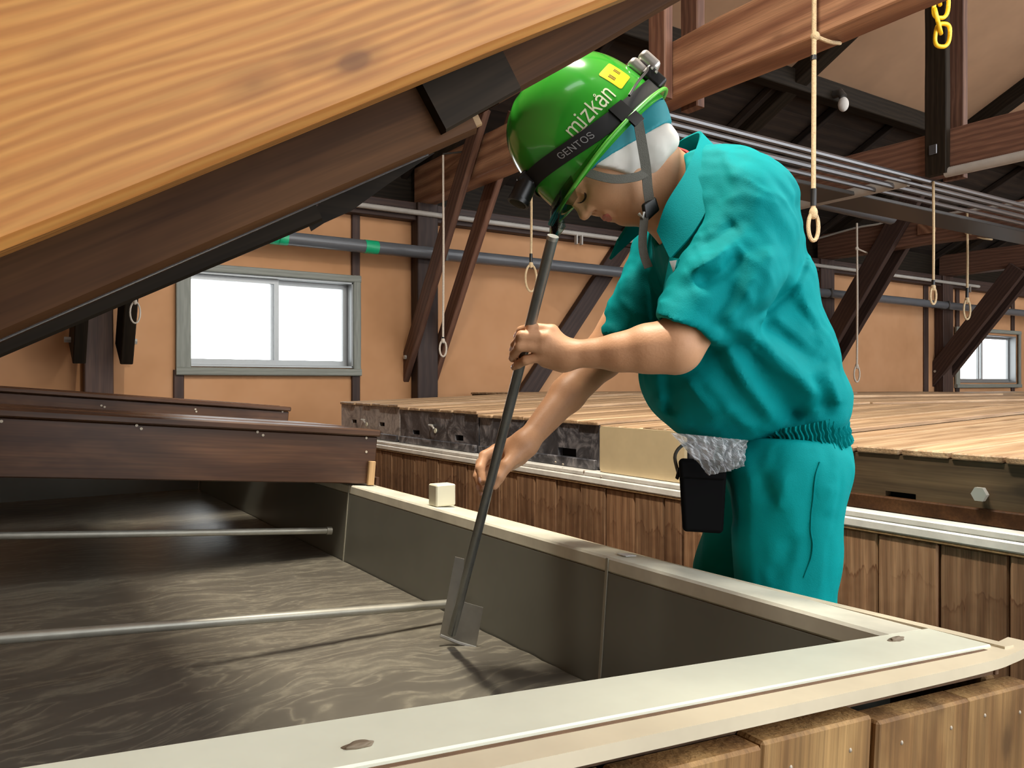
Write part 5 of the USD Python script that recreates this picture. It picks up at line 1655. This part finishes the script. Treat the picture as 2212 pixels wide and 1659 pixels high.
tx = serif_word("mizkan", 0.0255)
w_ = tx.bounds[1][0]
tx.apply_translation((-w_ / 2, 0, 0))
tx.apply_scale((0.098 / w_, 0.92, 1))
adds = [tx]
for xx in (-0.0490, -0.0410, -0.0335, -0.0237):        # slab feet of the first letters
    b = trimesh.creation.box((0.0066, 0.0018, 0.0006)); b.apply_translation((xx + 0.0018, 0.0009, 0.0003)); adds.append(b)
rg = trimesh.creation.annulus(0.0012, 0.0023, 0.0006); rg.apply_translation((0.0245, 0.0205, 0.0003)); adds.append(rg)   # ring over the a
part(hel, "lettering", lay(fine(trimesh.util.concatenate(adds)), math.radians(84), 0.060, 1, 0.0003), "letter_white", label="white lettering mizkan")


def sticker(az_c, el_c, w, h, name, ink=True, tilt=0.0):
    pl = sbox(-w / 2, -h / 2, w / 2, h / 2).buffer(-0.004).buffer(0.004, 5)
    m = trimesh.creation.extrude_polygon(pl, 0.0005, engine="earcut").subdivide_to_size(0.005, max_iter=8)
    c, s = math.cos(tilt), math.sin(tilt)
    v = np.array(m.vertices); v[:, :2] = v[:, :2] @ np.array([[c, s], [-s, c]]); m.vertices = v
    sp = part(hel, name, lay(m, az_c, el_c, 1, 0.0002), "sticker_yellow", label="yellow sticker with two small marks")
    if ink:
        ms = []
        for x0 in (-w * 0.24, w * 0.22):
            for k in range(5):
                b = trimesh.creation.box((0.0065, 0.0008, 0.0003)); b.apply_translation((x0, -0.005 + k * 0.0024, 0.0002)); ms.append(b)
            for k in (-1, 1):
                b = trimesh.creation.box((0.0008, 0.0115, 0.0003)); b.apply_translation((x0 + k * 0.0024, 0, 0.0002)); ms.append(b)
        m = trimesh.util.concatenate(ms).subdivide_to_size(0.005, max_iter=8)
        v = np.array(m.vertices); v[:, :2] = v[:, :2] @ np.array([[c, s], [-s, c]]); m.vertices = v
        part(sp, "print", lay(m, az_c, el_c, 1, 0.0007), "sticker_ink")


sticker(math.radians(121), 0.20, 0.042, 0.040, "sticker", tilt=0.12)
sticker(math.radians(176), 0.60, 0.045, 0.026, "sticker", ink=False)

# chin strap: down behind the ear, round under the jaw, its end hanging
def strap(nm, pts, w, th=0.0022, m="strap_grey", wd=None, n=30, tilt=0.0):
    c = curve(pts, n)
    t = np.gradient(c, axis=0); t /= np.linalg.norm(t, axis=1, keepdims=True)
    view = np.array([0.0, 0, -1.0]) if wd is None else np.asarray(wd, float)
    sd = np.cross(t, view); sd /= np.linalg.norm(sd, axis=1, keepdims=True)
    return part(hel, nm, ribbon(c - sd * w / 2, c + sd * w / 2, th, n), m, smooth=50)


strap("chin_strap", [L(1372, 225, 1.375), L(1385, 300, 1.365), L(1395, 360, 1.372), L(1399, 405, 1.378), L(1404, 440, 1.388), L(1407, 462, 1.40)], 0.017)
strap("temple_strap", [L(1245, 362, 1.385), L(1285, 378, 1.372), L(1330, 387, 1.368), L(1375, 382, 1.370), L(1396, 372, 1.374)], 0.015)
strap("strap_end", [L(1392, 468, 1.385), L(1388, 520, 1.375), L(1391, 550, 1.37), L(1401, 578, 1.365)], 0.0145)
hb_ = m3.Manifold.batch_hull([m3.Manifold.sphere(0.005, 16).translate(list(map(float, W(L(x, y, z))))) for x, y, z in ((1392, 445, 1.385), (1412, 432, 1.390), (1418, 452, 1.392), (1396, 472, 1.388), (1400, 455, 1.40))])
part(hel, "buckle", hb_, "plastic_black", smooth=40)
part(hel, "buckle_clip", tube_mesh([W(L(1380, 462, 1.384)), W(L(1389, 470, 1.380)), W(L(1391, 458, 1.380))], 0.003, 8), "bolt_zinc", smooth=40)

# ---------------------------------------------------------------- headlamp strapped round the helmet
lamp = thing("headlamp", "black headlamp with strap and silver battery box around the green helmet", "headlamp", W(mp(0.15, 0, 0.02)))


def band_el(u0, u1, off, az0, az1, n=80):
    az = np.linspace(az0, az1, n)
    tilt = 0.0
    rows = []
    for t in np.linspace(0, 1, 5):
        u = u0 + (u1 - u0) * t + ub(az)
        k_ = (1 - np.clip(np.abs(u) / RU, 0, .9) ** 2.7) ** (1 / 2.7)
        rows.append(HC + ((RF * k_ + off) * np.cos(az))[:, None] * hfr + ((RS * k_ + off) * np.sin(az))[:, None] * hsd + u[:, None] * ha)
    return rows


def band_mesh(u0, u1, off, th, az0, az1, n=80):
    G = np.stack(band_el(u0, u1, off, az0, az1, n), 1); nb_ = 5
    c = HC
    A, Bk = G.reshape(-1, 3), None
    nn = (G - HC); nn = nn - (nn @ ha)[..., None] * ha; nn /= np.linalg.norm(nn, axis=2, keepdims=True)
    Bk = (G + nn * th).reshape(-1, 3)
    i, j = np.meshgrid(np.arange(n - 1), np.arange(nb_ - 1), indexing="ij")
    q = np.stack([i * nb_ + j, (i + 1) * nb_ + j, (i + 1) * nb_ + j + 1, i * nb_ + j + 1], -1).reshape(-1, 4)
    m = n * nb_
    f = [q, q[:, ::-1] + m]
    e0, e1 = np.arange(n - 1) * nb_, np.arange(n - 1) * nb_ + nb_ - 1
    f.append(np.stack([e0, e0 + nb_, e0 + nb_ + m, e0 + m], 1)); f.append(np.stack([e1, e1 + nb_, e1 + nb_ + m, e1 + m], 1))
    return fix(W(np.vstack([A, Bk])), np.vstack(f))


part(lamp, "strap", band_mesh(-0.016, 0.015, 0.003, 0.003, 0, 2 * np.pi, 120), "band_black", smooth=50)
part(lamp, "strap_slider", band_mesh(-0.018, 0.017, 0.0062, 0.004, math.radians(92), math.radians(103), 12), "plastic_black", smooth=50)
part(lamp, "strap_hook", band_mesh(-0.034, -0.014, 0.010, 0.005, math.radians(95), math.radians(103), 8), "plastic_black", smooth=50)
wd = meshkit.text_mesh("GENTOS", 0.0125, 0.0006); ww = wd.bounds[1][0]; wd.apply_translation((-ww / 2, 0, 0)); wd.apply_scale((0.062 / ww, 1, 1))
wd = fine(wd)
v = np.array(wd.vertices)
a = math.radians(60) + v[:, 0] / 0.130
u = ub(a) - 0.0065 + v[:, 1]
k_ = (1 - (np.abs(u) / RU) ** 2.7) ** (1 / 2.7)
p = HC + ((RF * k_ + 0.0062 + v[:, 2]) * np.cos(a))[:, None] * hfr + ((RS * k_ + 0.0062 + v[:, 2]) * np.sin(a))[:, None] * hsd + u[:, None] * ha
part(lamp, "lettering", fix(W(p), np.array(wd.faces)), "letter_grey", label="grey lettering GENTOS on the strap")


def rbox(c, half, A, r, name, m, parent=lamp):
    pts = [c + (np.array(s) * 2 - 1) * 0 + (np.array(s) * 2 - 1) @ (np.diag(np.asarray(half) - r) @ A) for s in np.ndindex(2, 2, 2)]
    h = m3.Manifold.batch_hull([m3.Manifold.sphere(r, 16).translate(list(map(float, W(p)))) for p in pts])
    return part(parent, name, h, m, smooth=40)


rbox(mp(0.146, 0.0, 0.050), (0.012, 0.028, 0.016), MA, 0.005, "lamp_bracket", "plastic_black")
c = mp(0.160, 0.012, 0.043); e = norm(hfr - ha * 0.35)
part(lamp, "lamp_head", tube_mesh([W(c - e * 0.014), W(c + e * 0.022)], 0.019, 24), "plastic_black", smooth=40)
part(lamp, "lamp_ring", tube_mesh([W(c + e * 0.020), W(c + e * 0.028)], 0.0205, 24), "plastic_black", smooth=40)
part(lamp, "lens", tube_mesh([W(c + e * 0.027), W(c + e * 0.0292)], 0.0155, 24), "visor", smooth=40)
# battery carrier at the back
rbox(mp(-0.136, 0.030, 0.006), (0.013, 0.036, 0.022), MA, 0.006, "battery_carrier", "plastic_black")
bA = np.array([hfr, hsd, ha])
for s in (-0.012, 0.012):
    rbox(mp(-0.146, 0.030, 0.036 + s * 0.2) + hfr * s, (0.0115, 0.030, 0.021), MA, 0.009, "battery_box", "battery_silver")
part(lamp, "cable", tube_mesh(W(curve([mp(-0.140, 0.063, 0.024), mp(-0.122, 0.082, 0.018), mp(-0.085, 0.108, 0.012), mp(-0.05, 0.122, 0.004)], 14)), 0.0024, 8), "plastic_black", smooth=40)
for s in (0.012, 0.022):
    part(lamp, "screw", tube_mesh([W(mp(-0.142, 0.065, -0.004 + s)), W(mp(-0.142, 0.0685, -0.004 + s))], 0.0026, 10), "bolt_zinc")

# ---------------------------------------------------------------- pouch and bag at the belt
ZP = 1.395
sp_ = ZP / FPX


def poly_hull(pts, z0, z1, r):
    return m3.Manifold.batch_hull([m3.Manifold.sphere(r, 18).translate(list(map(float, W(L(x, y, z))))) for x, y in pts for z in (z0, z1)])


pou = thing("belt_pouch", "black zipped pouch hanging from the worker's belt", "pouch", W(L(1515, 1145, ZP)))
part(pou, "pouch_body", poly_hull([(1476, 1000), (1560, 1005), (1552, 1142), (1484, 1138)], ZP - 0.022, ZP + 0.03, 0.008), "pouch_black", smooth=40)
part(pou, "flap", poly_hull([(1474, 1002), (1562, 1006), (1560, 1030), (1476, 1026)], ZP - 0.028, ZP + 0.03, 0.006), "pouch_black", smooth=40)
part(pou, "belt_loop", tube_mesh(W(curve([L(1468, 1030, ZP), L(1462, 1010, ZP), L(1458, 985, ZP), L(1470, 965, ZP + .01), L(1495, 955, ZP + 0.03)], 14)), 0.003, 8), "strap_grey", smooth=40)
part(pou, "zip_pull", poly_hull([(1466, 1012), (1461, 1032), (1464, 1034), (1469, 1014)], ZP - 0.012, ZP - 0.008, 0.0018), "plastic_black", smooth=40)

# crumpled clear bag
n1_, n2_ = 60, 30
s_, t_ = np.meshgrid(np.linspace(0, 1, n1_), np.linspace(0, 1, n2_), indexing="ij")
tl, tr, br, bl = np.array([1450, 935]), np.array([1612, 950]), np.array([1606, 1006]), np.array([1528, 1026])
pxy = (1 - s_)[..., None] * ((1 - t_)[..., None] * tl + t_[..., None] * bl) + s_[..., None] * ((1 - t_)[..., None] * tr + t_[..., None] * br)
qn = np.stack([s_ * 9 + t_ * 3.0, t_ * 3, s_ * 0], -1)
cr = np.abs(meshkit.fbm(qn, 4, 2) - 0.5) * 2


def bag_side(z, amp, sd):
    qn = np.stack([s_ * 8 + t_ * 4 + sd, t_ * 2.2 - s_ * 3, s_ * 0 + sd], -1)
    d = (np.abs(meshkit.fbm(qn, 3, 2 + sd) - 0.5) * 2) * amp + (np.abs(meshkit.noise(qn * 3.3, 9 + sd) - .5)) * amp * .5
    bul = np.sin(np.pi * s_) * np.sin(np.pi * np.clip(t_ * .8 + .1, 0, 1))
    x = (pxy[..., 0] - 1106) / FPX * z; y = (829.5 - pxy[..., 1]) / FPX * z
    return np.stack([x, y, z + np.sign(amp) * 0.0 - d * 1.0 - np.sign(amp) * bul * 0.015], -1)


A = bag_side(ZP - 0.045, 0.026, 0).reshape(-1, 3); Bk = bag_side(ZP - 0.030, -0.018, 1).reshape(-1, 3)
i, j = np.meshgrid(np.arange(n1_ - 1), np.arange(n2_ - 1), indexing="ij")
q = np.stack([i * n2_ + j, (i + 1) * n2_ + j, (i + 1) * n2_ + j + 1, i * n2_ + j + 1], -1).reshape(-1, 4)
solo("plastic_bag", (W(np.vstack([A, Bk])), np.vstack([np.vstack([q[:, [0, 1, 2]], q[:, [0, 2, 3]]]), np.vstack([q[:, [0, 1, 2]], q[:, [0, 2, 3]]])[:, ::-1] + len(A)])), "bag_film",
     "crumpled clear plastic bag tucked under the jacket above the pouch", "bag", smooth=35)
